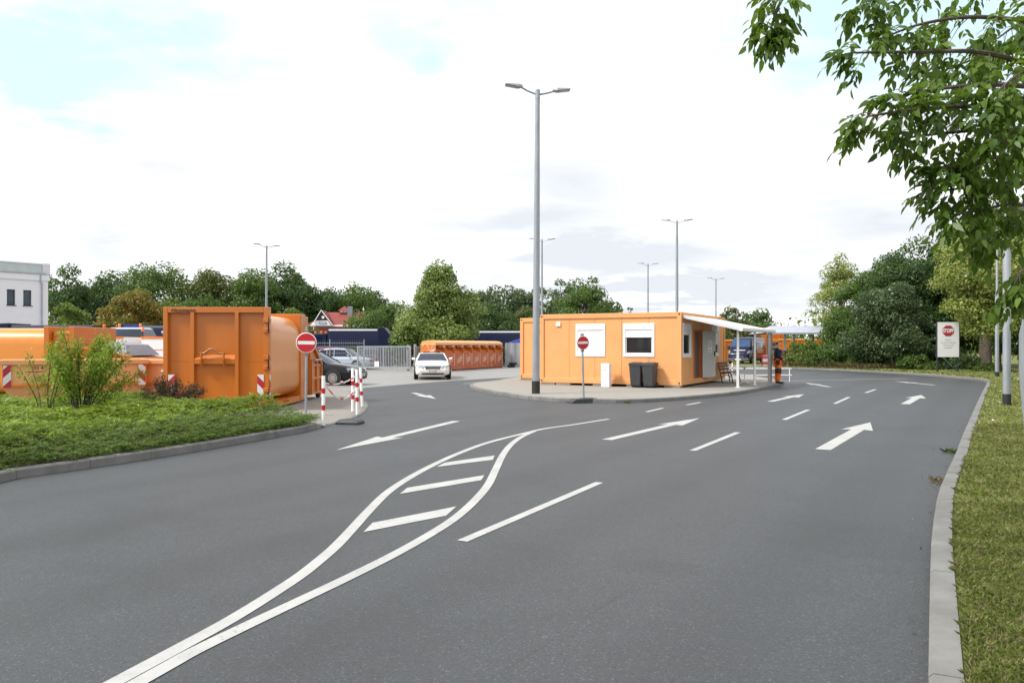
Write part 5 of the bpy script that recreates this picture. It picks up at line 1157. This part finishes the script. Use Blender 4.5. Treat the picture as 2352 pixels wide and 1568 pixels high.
# ------------------------------------------------------------------ vegetation
rng = np.random.default_rng(7)
BARK = mat('bark', (.09, .07, .055), .9, var=.35, vscale=9, bump=.8, bscale=30, stretch=(1, 1, .3))
LF = {
 'dark': leafmat('dark green leaves', (.026, .062, .02), (.085, .155, .045), .4),
 'mid': leafmat('mid green leaves', (.042, .09, .018), (.12, .2, .045), .42),
 'olive': leafmat('olive leaves', (.05, .075, .016), (.13, .155, .038), .4, (.18, .11, .03), .05),
 'light': leafmat('light green leaves', (.075, .13, .02), (.18, .25, .05), .45, (.26, .24, .06), .06),
 'lime': leafmat('lime leaves', (.08, .14, .025), (.27, .35, .09), .45, (.42, .42, .19), .12),
 'grey': leafmat('grey green leaves', (.036, .075, .03), (.11, .16, .07), .38, (.22, .27, .16), .06),
 'autumn': leafmat('turning leaves', (.1, .12, .018), (.25, .21, .04), .4, (.36, .14, .025), .22),
 'maple': leafmat('yellow green leaves', (.13, .19, .025), (.36, .42, .1), .45, (.5, .46, .2), .14),
 'near': leafmat('box elder leaves', (.036, .088, .012), (.15, .25, .032), .46),
 'juniper': leafmat('juniper sprays', (.1, .18, .014), (.33, .44, .05), .42, (.13, .12, .04), .05),
 'juniper2': leafmat('darker low sprays', (.05, .1, .016), (.15, .25, .045), .4, (.2, .15, .05), .08),
 'purple': leafmat('purple leaves', (.03, .012, .018), (.11, .035, .045), .35, (.2, .05, .035), .06),
 'shrub': leafmat('bright shrub leaves', (.14, .26, .02), (.36, .5, .07), .5, (.42, .2, .05), .07),
 'grass': leafmat('grass blades', (.21, .29, .06), (.44, .5, .17), .5, (.64, .57, .34), .32, .6, .2),
 'dry': leafmat('dry grass', (.26, .19, .1), (.44, .34, .2), .3, (.14, .17, .05), .2, .7, .2),
}
def rv(n): return nrm(rng.normal(size=(n, 3)))
def crown(H, zb, rad, shape, nleaf, size, blobs=34, gap=.0, flat=1.0):
    """leaves massed on clumps through the crown: uneven outline, gaps between clumps"""
    cz = (H+zb)/2; hz_ = (H-zb)/2; C = []; Rb = []
    while len(C) < blobs:
        p = rng.uniform(-1, 1, 3); q = np.linalg.norm(p)
        if q > 1 or q < .35: continue
        t = (p[2]+1)/2
        w = {'round': 1.0, 'cone': 1.2*(1-t)**.85+.06, 'column': .8, 'flat': .5+.6*t, 'dome': 1.1*(1-t*t)**.5+.05, 'vase': .75+.35*t}[shape]
        s = 1.0 if shape in ('round', 'flat', 'vase') else 1/max(math.sqrt(max(1-p[2]**2, .05)), .62)
        w *= rng.uniform(.62, 1.3) if shape == 'cone' else rng.uniform(.72, 1.22)
        C.append((p[0]*rad*w*s*.82, p[1]*rad*w*s*.82, cz+p[2]*hz_*.86)); Rb.append(rad*rng.uniform(.2, .4)*(1-.35*t if shape in ('cone', 'dome') else 1))
    C = np.array(C); Rb = np.array(Rb)
    prob = Rb**2/np.sum(Rb**2); ix = rng.choice(len(C), nleaf, p=prob)
    d = rv(nleaf); d[:, 2] = np.where(d[:, 2] < -.3, d[:, 2]*rng.uniform(-.6, 1, nleaf), d[:, 2]); d = nrm(d)
    r = Rb[ix]*(.45+.62*rng.random(nleaf)**.6)
    P = C[ix]+d*r[:, None]*np.array([1, 1, .8*flat])
    P[:, 2] = np.maximum(P[:, 2], zb*.75)
    Nn = nrm(d*.7+rv(nleaf)*.75+np.array([0, 0, .35])); D = nrm(np.cross(Nn, rv(nleaf))+np.array([0, 0, -.25]))
    L = size*rng.uniform(.6, 1.3, nleaf)
    return rhomb(P, D, Nn, L, L*rng.uniform(.5, .75, nleaf)), C
def trunk_mesh(H, zb, r, C, parent, nl=9, lean=0):
    mb = MB(); top = Vector((lean, 0, H*.8)); pts = [Vector((0, 0, -.1)), Vector((r*.2, 0, zb*.5)), Vector((lean*.4, r*.3, zb)), Vector((lean*.7, -r*.3, (zb+H)/2)), top]
    mb.tube(pts, [r*1.25, r, r*.85, r*.5, r*.12], 9)
    for i in rng.choice(len(C), min(nl, len(C)), replace=False):
        e = Vector(C[i]); z0 = max(zb*.7, min(e.z*.75, e.z-.6)); s = Vector((lean*.5*z0/H, 0, z0)); m = s.lerp(e, .5)+Vector((0, 0, .25)); mb.tube([s, m, e], [r*.42, r*.26, r*.06], 6)
    return mb.build('trunk', BARK, parent, smooth=True)
def tree(label, vx, vtop, Y, vr, kind, shape='round', nleaf=4200, size=.34, zb=None, group=None, cat='tree', name='tree', blobs=34, flat=1.0, r=None, trunk=True):
    H = CAMH+(HV-vtop)/FV*Y; rad = vr/FV*Y*1.18; zb = H*.1 if zb is None else zb; nleaf = int(nleaf*2.0); blobs = int(blobs*1.5)
    t = thing(name, label, cat, ((vx-1175.5)/FV*Y, Y, 0), 0, group)
    V, C = crown(H, zb, rad, shape, nleaf, size, blobs, 0, flat)
    numesh('crown', V, LF[kind], parent=t)
    if trunk: trunk_mesh(H, zb, r or H*.02, C, t)
    return t
GB = 'trees behind the yard'
for a in [
 ('flat topped tree showing above the white building roof', 70, 598, 140, 42, 'dark', 'flat', 2600, .4),
 ('dark spreading tree touching the white building corner', 150, 610, 118, 52, 'dark', 'flat', 4200, .4),
 ('dark tree between the building tree and the tallest one', 258, 625, 124, 68, 'dark', 'round', 5000, .4),
 ('tallest dense tree above the orange tinted one', 352, 583, 121, 76, 'mid', 'round', 6000, .38),
 ('tree with orange tinted leaves left of the big press container', 312, 655, 92, 72, 'autumn', 'dome', 5200, .3),
 ('low light green tree at the foot of the white building', 155, 690, 80, 50, 'light', 'dome', 2600, .3),
 ('small light tree above the big press container left edge', 400, 672, 96, 48, 'light', 'round', 2400, .3),
 ('olive green tree left of the lamp behind the press container', 500, 612, 121, 70, 'olive', 'round', 5600, .38),
 ('dark tree directly behind the lamp by the press container', 585, 607, 119, 62, 'mid', 'round', 5200, .38),
 ('dark blue green tree right of the lamp by the press container', 655, 603, 124, 66, 'dark', 'round', 5600, .4),
 ('dark tree behind the left half of the red roof', 728, 645, 127, 62, 'dark', 'round', 5000, .4),
 ('dark green tree behind the ridge turret of the house', 800, 643, 129, 66, 'mid', 'round', 5000, .4),
 ('smallest dark tree at the right end of the house trees', 870, 660, 133, 48, 'dark', 'flat', 3000, .4),
 ('bright green bushy tree right behind the press container top', 470, 676, 92, 60, 'mid', 'dome', 3000, .3),
 ('pale green low tree beside the red roof gable', 668, 702, 88, 52, 'light', 'dome', 2800, .28),
 ('pale tree group behind the lime, left one', 1125, 648, 112, 48, 'grey', 'round', 3400, .36),
 ('pale feathery tree behind the island lamp', 1180, 652, 116, 46, 'grey', 'column', 3000, .36),
 ('pale tall tree right of the island lamp', 1218, 640, 113, 44, 'grey', 'vase', 3000, .36),
 ('thin pale tree above the left office window', 1290, 636, 112, 36, 'grey', 'column', 2400, .34),
 ('fresh green round tree above the office windows', 1345, 630, 104, 62, 'mid', 'round', 5000, .34),
 ('dark low tree on the right side of the green office tree', 1398, 684, 110, 34, 'olive', 'round', 1800, .34),
 ('small pale treetop peeping over the office roof', 1446, 700, 125, 24, 'grey', 'dome', 900, .34),
 ('dark bush like tree between the lime and the office', 1135, 690, 88, 62, 'dark', 'dome', 3600, .3),
 ('olive tree just above the office roof, left end', 1205, 700, 92, 50, 'olive', 'dome', 2600, .3),
 ('brownish tree right of the office behind the awning', 1688, 703, 88, 38, 'olive', 'round', 2800, .3),
 ('green tree behind the awning, left of the shelter', 1740, 712, 96, 42, 'mid', 'round', 2800, .32),
 ('low tree hiding behind the awning roof', 1720, 735, 100, 90, 'mid', 'dome', 3600, .34),
 ('far tree filling the gap right of the white building', 205, 640, 150, 60, 'dark', 'round', 3000, .45),
 ('far tree behind the gap right of the tallest tree', 430, 640, 152, 58, 'mid', 'round', 3000, .45),
 ('far tree between the orange tinted tree and the press top', 290, 610, 155, 50, 'mid', 'round', 2600, .45),
 ('far dark tree behind the press container lamp', 545, 640, 150, 60, 'dark', 'round', 3000, .45),
 ('far tree above the left end of the red roof', 695, 650, 150, 56, 'mid', 'round', 3000, .45),
 ('far dark tree behind the ridge turret trees', 765, 655, 152, 56, 'dark', 'round', 3000, .45),
 ('far tree low behind the willow like bush', 840, 675, 150, 56, 'dark', 'round', 3000, .45),
 ('far pale tree seen right of the lime crown', 1095, 665, 140, 50, 'grey', 'round', 3000, .4),
 ('far tree between the pale trees and the green office tree', 1255, 660, 140, 60, 'mid', 'round', 3000, .4),
 ]: tree(*a, group=GB)
tree('broad yellow green lime tree right behind the clothing bank', 1012, 598, 68, 94, 'lime', 'cone', 15000, .24, .9, blobs=62, r=.2)
tree('rounded willow like bush beside the lime tree', 893, 690, 84, 84, 'mid', 'dome', 7500, .26, .5, cat='bush', name='bush', blobs=44)
tree('low green bush between the refuse truck and the lime', 945, 742, 67, 48, 'mid', 'dome', 3000, .22, .3, cat='bush', name='bush')
GR = 'trees on the bank at the right'
for a in [
 ('tall sparse yellow green tree at the left end of the bank', 1928, 566, 66, 62, 'maple', 'cone', 3600, .22, 1.6, 46),
 ('dull green tree behind the sparse yellow one', 1995, 610, 62, 66, 'mid', 'round', 6500, .24, .8, 40),
 ('dark green tree in the middle of the bank', 2085, 545, 59, 90, 'dark', 'round', 11000, .25, .8, 50),
 ('tallest dark tree on the bank, beside the yellow maple', 2178, 495, 57, 84, 'dark', 'cone', 10000, .25, 1.0, 50),
 ('silvery green tree leaning over the verge on the bank', 2050, 640, 53, 84, 'grey', 'dome', 9000, .22, .4, 46),
 ('mid green thicket tree at the left foot of the bank', 1955, 705, 60, 74, 'mid', 'dome', 7000, .22, .2, 44),
 ('dark thicket tree left of the stop board', 2125, 735, 53, 60, 'dark', 'dome', 6500, .22, .1, 40),
 ('dark backing tree behind the stop board', 2215, 600, 63, 92, 'dark', 'dome', 10000, .28, .3, 46),
 ('dark tree behind the slim mast', 2310, 560, 66, 80, 'dark', 'dome', 8000, .28, .3, 46),
 ]: tree(a[0], a[1], a[2], a[3], a[4], a[5], a[6], int(a[7]*1.55), a[8]*.75, zb=a[9], blobs=a[10], group=GR)
GS = 'low shrubs along the far verge'
for a in [
 ('low bright shrub beside the shelter post', 1853, 777, 59.5, 44, 'light', 'dome', 3000, .16, .05),
 ('low green shrub at the foot of the sparse tree', 1905, 790, 57, 48, 'mid', 'dome', 2800, .16, .05),
 ('leafy shrub left of the stop board', 2105, 812, 50.5, 40, 'mid', 'dome', 2400, .15, .05),
 ('dark shrub behind the stop board legs', 2205, 815, 50.5, 44, 'dark', 'dome', 2400, .15, .05),
 ('low green shrub at the trunk foot', 2270, 838, 47, 34, 'light', 'dome', 1500, .13, .03),
 ('dark shrub below the silvery tree', 2015, 800, 54, 46, 'dark', 'dome', 2600, .16, .05),
 ]: tree(*a, group=GS, cat='shrub', name='shrub', trunk=False)
mt = tree('yellow green maple with hanging leaves above the stop board', 2292, 480, 46, 112, 'maple', 'round', 26000, .17, 1.7, blobs=56, r=.13)
tk_ = thing('tree', 'thick bare trunk between the stop board and the slim mast', 'tree', (30.9, 52.0, 0))
mb = MB(); mb.tube([(0, 0, -.1), (.02, 0, .4), (.05, .05, 3), (.1, 0, 6), (0, 0, 9)], [.48, .38, .33, .28, .1], 14); mb.build('trunk', BARK, tk_, smooth=True)
V, C = crown(11, 5, 3.2, 'round', 5000, .28, 30); numesh('crown', V, LF['dark'], parent=tk_)
hg = thing('hedge', 'dark clipped hedge behind the sliding gate', 'hedge', (-13.5, 66, 0))
n = 9000; P = np.stack([rng.uniform(0, 14.5, n), rng.normal(0, .45, n), rng.uniform(0, 1, n)**.7*1.6], 1); Nn = nrm(rv(n)+np.array([0, -.5, .4])); L = rng.uniform(.12, .26, n)
numesh('foliage', rhomb(P, nrm(np.cross(Nn, rv(n))), Nn, L, L*.65), LF['dark'], parent=hg)
for a in (('dark tree close behind the bar fence by the slim mast', 2420, 560, 44, 80), ('dark tree filling the right edge behind the stout mast', 2480, 520, 34, 90), ('dark undergrowth tree behind the nearest fence panels', 2560, 600, 26, 110), ('dark tree farther along behind the bar fence', 2370, 640, 52, 50)):
    tree(*a, 'dark', 'dome', 5000, .18, .2, group='trees behind the bar fence')
# far woods closing the horizon
Pn = []
for i in range(400):
    x = -260+i*1.6; y = 190+18*math.sin(i*.11); h = 6+2.2*math.sin(i*.31)+1.5*math.sin(i*.83)
    P = np.stack([rng.normal(x, 2.2, 60), rng.normal(y, 3, 60), rng.uniform(0, 1, 60)**.8*h], 1); Pn.append(P)
P = np.concatenate(Pn); n = len(P); Nn = nrm(rv(n)+np.array([0, -.6, .5])); D = nrm(np.cross(Nn, rv(n))); L = rng.uniform(.7, 1.5, n)
tag(numesh('far_woods', rhomb(P, D, Nn, L, L*.7), LF['mid']), 'low woods closing the horizon all round', 'woods', kind='stuff')

# near tree whose branches hang into the picture
nt = thing('tree', 'leafy branches of a near tree hanging in from the upper right', 'tree', (8.3, 9.6, .1))
base = np.array([8.3, 9.6, .1])
def W3(vx, vy, Y): return np.array([(vx-1175.5)/FV*Y, Y, CAMH+(HV-vy)/FV*Y])
mb = MB(); tp = [Vector((0, 0, -.2)), Vector((.05, 0, 1.6)), Vector((-.1, -.1, 3.2)), Vector((-.2, -.1, 5.0)), Vector((-.1, 0, 7.5)), Vector((0, 0, 9.5))]
mb.tube(tp, [.24, .2, .17, .13, .08, .02], 12); mb.build('trunk', BARK, nt, smooth=True)
br = MB(); LV = []
def compound(p, ax, Lr, nl):
    """one compound leaf: leaflets in pairs along a hanging stalk"""
    ax = nrm(ax); side = nrm(np.cross(ax, np.array([0, 0, 1.0]))+1e-4); P = []; D = []
    for k in range(nl):
        t = (k//2+1)/(nl//2+1); sg = 0 if k == nl-1 else (1 if k % 2 else -1)
        q = p+ax*Lr*t+np.array([0, 0, -.28*Lr*t*t]); P.append(q); D.append(nrm(ax*(.75 if sg else 1)+side*sg*.75+np.array([0, 0, -.55])+rng.normal(0, .2, 3)))
    P = np.array(P); D = np.array(D); n = len(P); Nn = nrm(np.array([0, 0, 1.0])+np.cross(D, ax)*.2+rng.normal(0, .42, (n, 3))); L = rng.uniform(.095, .16, n)
    LV.append(leaves(P, D, Nn, L, L*rng.uniform(.36, .47, n)))
def bough(path, r0, twigs, spread=1.0, start=.15):
    c = spline(path, 7); n = len(c); br.tube(c, [r0*(1-.85*i/n)+.004 for i in range(n)], 6); C = [np.array(q) for q in c]
    for k in range(twigs):
        s = start+(1-start)*((k+rng.random())/twigs); f = s*(n-1); i = min(int(f), n-2); p = C[i]+(C[i+1]-C[i])*(f-i); d = nrm(C[i+1]-C[i])
        sd = nrm(np.cross(d, rv(1)[0])); L = rng.uniform(.18, .5)*spread*(1.15-.5*s); ax = nrm(d*.75+sd*.8+np.array([0, 0, -.12])); e = p+ax*L+np.array([0, 0, -.1*L]); m = (p+e)/2+np.array([0, 0, .04])
        br.tube([Vector(p), Vector(m), Vector(e)], [.005, .004, .002], 4, cap=False)
        for q in range(int(rng.integers(2, 5))): t = rng.uniform(.35, 1); compound(p+(e-p)*t, ax*.6+nrm(rv(1)[0])*.75+np.array([0, 0, -.25]), rng.uniform(.16, .28), int(rng.choice([5, 7])))
    for q in range(3): compound(C[-1], nrm(C[-1]-C[-3])+rng.normal(0, .35, 3), .26, 7)
def VB3(l): return [Vector(W3(*p)-base) for p in l]
for l, r0, tw_, sp, st_ in (
  ([(2420, -330, 9.4), (2100, -200, 8.6), (1850, -70, 8.2), (1790, 10, 8.0), (1772, 62, 8.0)], .03, 13, .55, .62),
  ([(2450, -120, 9.2), (2250, -60, 8.8), (2080, -20, 8.5), (1985, 5, 8.3)], .03, 20, .8, .1),
  ([(2460, 60, 9.2), (2250, 40, 8.6), (2120, 55, 8.4), (2035, 85, 8.3)], .025, 18, .7, .1),
  ([(2470, 190, 9.3), (2280, 125, 8.6), (2120, 120, 8.2), (1960, 122, 8.0)], .03, 16, .65, .1),
  ([(2470, 210, 9.0), (2290, 195, 8.4), (2150, 205, 8.0), (2050, 225, 7.9)], .03, 18, .75, .1),
  ([(2470, 260, 8.8), (2260, 245, 8.2), (2120, 250, 7.8), (1990, 268, 7.6)], .03, 20, .7, .1),
  ([(2470, 330, 9.2), (2300, 300, 8.6), (2180, 305, 8.2), (2075, 318, 8.0)], .028, 18, .65, .1),
  ([(2470, 380, 8.6), (2320, 360, 8.1), (2220, 375, 7.9), (2150, 392, 7.8)], .025, 17, .7, .1),
  ([(2470, 440, 8.9), (2330, 420, 8.4), (2230, 430, 8.2), (2150, 440, 8.1)], .025, 17, .7, .1),
  ([(2470, 500, 8.4), (2340, 470, 8.0), (2260, 480, 7.9), (2190, 492, 7.8)], .022, 15, .6, .1),
  ([(2480, 540, 9.2), (2370, 520, 8.8), (2290, 540, 8.6), (2262, 556, 8.5)], .02, 10, .5, .1),
  ([(2480, 600, 8.2), (2390, 600, 7.9), (2345, 625, 7.8), (2325, 660, 7.8)], .015, 7, .4, .2),
  ([(2480, 20, 10.5), (2350, 90, 10.3), (2250, 130, 10.2), (2180, 160, 10.2)], .025, 18, .9, .1),
  ([(2480, 150, 10.8), (2380, 240, 10.6), (2300, 300, 10.5), (2240, 340, 10.5)], .025, 20, 1.0, .1),
  ([(2480, 250, 10.2), (2390, 360, 10.1), (2330, 420, 10.0), (2290, 470, 10.0)], .025, 20, .9, .1),
  ([(2500, -60, 10.0), (2400, 20, 9.9), (2330, 60, 9.8), (2290, 90, 9.8)], .025, 18, .9, .1),
  ([(2490, 330, 7.8), (2400, 300, 7.7), (2340, 310, 7.6), (2290, 330, 7.6)], .02, 14, .7, .1),
  ([(2490, 90, 8.0), (2400, 150, 7.8), (2340, 170, 7.7), (2285, 215, 7.7)], .02, 14, .7, .1)):
    bough(VB3(l), r0, tw_, sp, st_)
    a = Vector(W3(*l[0])-base); z = max(2.2, min(6.5, a.z-.5)); br.tube([Vector((-.08, -.05, z)), a.lerp(Vector((0, 0, z)), .5)+Vector((0, 0, .15)), a], [.06, .045, r0], 7)
for p, q in (((0, 0, 4.2), (2.6, -1.2, 5.8)), ((0, 0, 5), (2.0, 2.2, 6.8)), ((0, 0, 5.8), (-.6, -2.6, 7.0)), ((0, 0, 5.2), (.4, 3.0, 6.6)), ((0, 0, 6.8), (-1.8, .8, 8.2)), ((0, 0, 7.5), (.8, -.6, 9.6)), ((0, 0, 3.6), (2.4, .8, 4.6)), ((0, 0, 4.6), (1.0, -2.4, 5.2))):
    bough([Vector(p), Vector(p).lerp(Vector(q), .4)+Vector((0, 0, .3)), Vector(q)], .04, 26, 1.4, .2)
br.build('branches', BARK, nt, smooth=True)
numesh('foliage', np.concatenate(LV), LF['near'], parent=nt)

# ------------------------------------------------------------------ planted bed: juniper, shrub, purple bush
def fronds(n, pos, length, kind, name, label, lift=.35, wid=.035, per=13):
    ang = rng.uniform(0, 2*math.pi, n); el = rng.uniform(.02, .6, n)+lift*.4; d0 = np.stack([np.cos(ang)*np.cos(el), np.sin(ang)*np.cos(el), np.sin(el)], 1); L = length*rng.uniform(.55, 1.25, n)
    out = []
    for k in range(per):
        t = (k+.5)/per; c = pos+d0*(L*t)[:, None]; c[:, 2] -= L*.42*t*t
        tang = d0.copy(); tang[:, 2] -= .84*t; tang = nrm(tang); side = nrm(np.cross(tang, np.array([0, 0, 1.0])))
        for s in (1, -1):
            D = nrm(tang*.75+side*s*.7+rng.normal(0, .18, (n, 3))+np.array([0, 0, .1])); ln = L*.3*(1.05-.75*t)*rng.uniform(.7, 1.2, n)
            Nn = nrm(np.array([0, 0, 1.0])+rng.normal(0, .35, (n, 3))); out.append(rhomb(c+D*ln[:, None]*.5, D, Nn, ln, ln*.2+.003))
    return np.concatenate(out)
kb = [Vector((p.x, p.y, 0)) for p in offset(lkp, .16)]; ky = np.array([p.y for p in kb]); kx = np.array([p.x for p in kb])
def inbed(x, y): return (x < np.interp(y, ky, kx)-.0) & (y < np.interp(x, [-40, -9, -5.3, -4.3], [18.6, 18.6, 17.9, 16.6])) & (y > 4)
def height(x, y):      # the planting swells away from the kerb
    d = np.clip((np.interp(y, ky, kx)-x)/1.3, 0, 1); return .1+.42*np.sqrt(d)*(.72+.28*np.sin(x*1.7+1.1)*np.sin(y*1.3))
x = rng.uniform(-17, -4.0, 46000); y = rng.uniform(5, 18.8, 46000); ok = inbed(x, y)
vis = x/y > -.72-.02*y*0; bare = (np.sin(x*.9+2.0)+np.sin(y*1.1+x*.4)+rng.normal(0, .5, len(x)) > 2.1) & (np.interp(y, ky, kx)-x < 1.0)
x, y = x[ok & vis & ~bare], y[ok & vis & ~bare]
h = height(x, y); z = .1+h*rng.uniform(.35, 1.0, len(x)); right = x > -6.6+.25*(y-14)+rng.normal(0, .5, len(x))
ne = 2600; ye = rng.uniform(5, 17, ne); xe = np.interp(ye, ky, kx)-rng.random(ne)*.3+.03
x = np.concatenate([x, xe]); y = np.concatenate([y, ye]); z = np.concatenate([z, .13+rng.random(ne)*.1]); right = np.concatenate([right, xe > -6.6+.25*(ye-14)])
V1 = fronds(int((~right).sum()), np.stack([x, y, z], 1)[~right], .36, 'juniper', '', '', per=17)
V2 = fronds(int(right.sum()), np.stack([x, y, z*.92], 1)[right], .24, 'juniper2', '', '', per=9)
tag(numesh('ground_cover', V1, LF['juniper']), 'feathery bright green juniper filling the kerbed bed', 'ground cover', kind='stuff')
tag(numesh('ground_cover', V2, LF['juniper2']), 'darker low ground cover at the right end of the bed', 'ground cover', kind='stuff')
def bush(name, label, loc, stems, H, spread, nleaf, L0, kind, seed, wid=.42, thick=.012, low=.25, droop=-.1):
    t = thing(name, label, 'shrub', loc); mb = MB(); P = []; D = []
    r = np.random.default_rng(seed)
    for i in range(stems):
        a = r.uniform(0, 2*math.pi); R_ = spread*r.uniform(.15, 1)**.8; h = H*r.uniform(.62, 1)*(1-.35*(R_/spread)**2); c = spline([Vector((0+r.normal(0, .08), r.normal(0, .08), -.05)), Vector((math.cos(a)*R_*.3, math.sin(a)*R_*.3, h*.4)), Vector((math.cos(a)*R_*.7, math.sin(a)*R_*.7, h*.78)), Vector((math.cos(a)*R_, math.sin(a)*R_, h))], 4); n = len(c)
        mb.tube(c, [thick*(1-i_/n)+.003 for i_ in range(n)], 5)
        m = nleaf//stems
        for q in range(m):
            s = r.uniform(low, 1)**.8*(n-1); k = min(int(s), n-2); p = c[k].lerp(c[k+1], s-k); off = Vector(r.normal(0, 1, 3)).normalized()*r.uniform(.02, .3)*spread*.42
            P.append(np.array(p+off)); D.append(np.array((off.normalized()+Vector(r.normal(0, .4, 3))+Vector((0, 0, droop)))))
    mb.build('stems', BARK, t, smooth=True)
    P = np.array(P); D = nrm(np.array(D)); n = len(P); Nn = nrm(np.array([0, 0, 1.0])+r.normal(0, .55, (n, 3))); L = L0*r.uniform(.6, 1.3, n)
    numesh('foliage', leaves(P, D, Nn, L, L*wid), LF[kind], parent=t); return t
bush('tall_shrub', 'tall loose bright green shrub in front of the orange skips', (-8.45, 15.6, .1), 30, 2.02, 1.1, 9500, .062, 'shrub', 3, low=.3)
bush('tall_shrub', 'long arching shoot and stems at the left of the bright shrub', (-8.9, 15.2, .1), 6, 2.0, .95, 600, .07, 'shrub', 9)
bush('purple_shrub', 'dark purple leaved bush against the press container corner', (-7.5, 17.5, .1), 34, .98, .78, 5600, .042, 'purple', 5, .6)
# ------------------------------------------------------------------ grass on the verge
def blades(P, H, Wd, lean):
    n = len(P); a = rng.uniform(0, 2*math.pi, n); d = np.stack([np.cos(a), np.sin(a), np.zeros(n)], 1); s = np.stack([-np.sin(a), np.cos(a), np.zeros(n)], 1)
    l = rng.uniform(.1, 1, n)*lean; up = np.array([0, 0, 1.0])
    m = P+up*(H*.55)[:, None]+d*(H*l*.35)[:, None]; t = P+up*(H*(1-.35*l))[:, None]+d*(H*l)[:, None]
    return np.stack([P-s*Wd[:, None]*.5, P+s*Wd[:, None]*.5, m+s*Wd[:, None]*.4, t, m-s*Wd[:, None]*.4], 1)
vy_ = np.array([p.y for p in rkp]); vx_ = np.array([p.x for p in rkp])+.17
def scatter(n, y0, y1, w):
    y = rng.uniform(y0, y1, n); x0 = np.interp(y, vy_, vx_)+.02; x = x0+rng.random(n)*w; return x, y
VV = []
for n, y0, y1, w, h, b in ((90000, 3.0, 8, 1.6, .04, .0022), (70000, 8, 16, 3.2, .05, .0042), (52000, 16, 36, 5.5, .06, .009)):
    x, y = scatter(n, y0, y1, w); clump = .5+.5*np.sin(x*5+np.sin(y*3)*2)*np.sin(y*4.1+x); keep = rng.random(n) < .45+.55*clump; x, y = x[keep], y[keep]; n = len(x)
    H = h*rng.uniform(.5, 1.5, n)*(.75+.6*clump[keep]); VV.append(blades(np.stack([x, y, np.full(n, .1)], 1), H, np.full(n, b)*rng.uniform(.7, 1.3, n), 1.1))
# the bank beyond the far kerb
fy = np.array([p.y for p in fkp]); fx = np.array([p.x for p in fkp])
n = 30000; y = rng.uniform(37, 60, n); x = np.interp(y, fy[np.argsort(fy)], fx[np.argsort(fy)])+.3+rng.random(n)*6.5
H = .12*rng.uniform(.5, 1.6, n); VV.append(blades(np.stack([x, y, np.full(n, .1)], 1), H, np.full(n, .03), 1.2))
tag(numesh('grass', np.concatenate(VV), LF['grass']), 'uneven mown grass on the verge beside the kerb', 'grass', kind='stuff')
n = 6000; y = rng.uniform(52, 60, n); x = np.interp(y, fy[np.argsort(fy)], fx[np.argsort(fy)])+.5+rng.random(n)*2.6*np.clip((y-44)/6, .1, 1)
H = .42*rng.uniform(.3, 1.4, n); tag(numesh('dry_grass', blades(np.stack([x, y, np.full(n, .1)], 1), H, np.full(n, .03), .9), LF['dry']), 'straw coloured dry grass under the bank trees', 'dry grass', kind='stuff')
# small flowers, leaf litter and weeds along the kerb
x, y = scatter(70, 13, 34, 3.5); n = 70; P = np.stack([x, y, np.full(n, .17)], 1); up = np.tile(np.array([0, 0, 1.0]), (n, 1))
tag(numesh('clover_flowers', rhomb(P, rv(n)*np.array([1, 1, .1]), nrm(up+rng.normal(0, .3, (n, 3))), np.full(n, .05), np.full(n, .05)), WSIGN), 'tiny white flowers dotted through the verge grass', 'flowers', kind='stuff')
n = 150; y = np.concatenate([rng.uniform(4, 26, 90), rng.normal(12.5, .35, 30), rng.normal(9.8, .25, 30)]); x = np.interp(y, vy_, vx_-.17)-np.abs(rng.normal(0, .12, n))-.01
P = np.stack([x, y, np.full(n, .018)], 1); L = rng.uniform(.012, .04, n)
tag(numesh('leaf_litter', leaves(P, nrm(rv(n)*np.array([1, 1, .15])), nrm(np.tile(np.array([0, 0, 1.0]), (n, 1))+rng.normal(0, .3, (n, 3))), L, L*.5), mat('dead leaf litter', (.16, .12, .07), .9, var=.4, vscale=6)), 'dead leaves and bits gathered along the right kerb', 'leaf litter', kind='stuff')
for q, (yy, lab) in enumerate(((12.6, 'weed tuft growing at the right kerb foot'), (9.9, 'smaller withered weed tuft nearer along the right kerb'), (0, 'weed tuft at the island kerb before the bins'))):
    wx = float(np.interp(yy, vy_, vx_))-.27
    if q == 2: wx, yy = G(1442, 926)[:2]
    t = thing('weed', lab, 'weed', (wx, yy, .01)); n = 90 if q == 0 else 50
    P = np.stack([rng.normal(0, .05, n), rng.normal(0, .09, n), np.zeros(n)], 1); numesh('blades', blades(P, .07*rng.uniform(.4, 1.3, n), np.full(n, .008), 1.3), LF['dry' if q == 1 else 'mid'], parent=t)
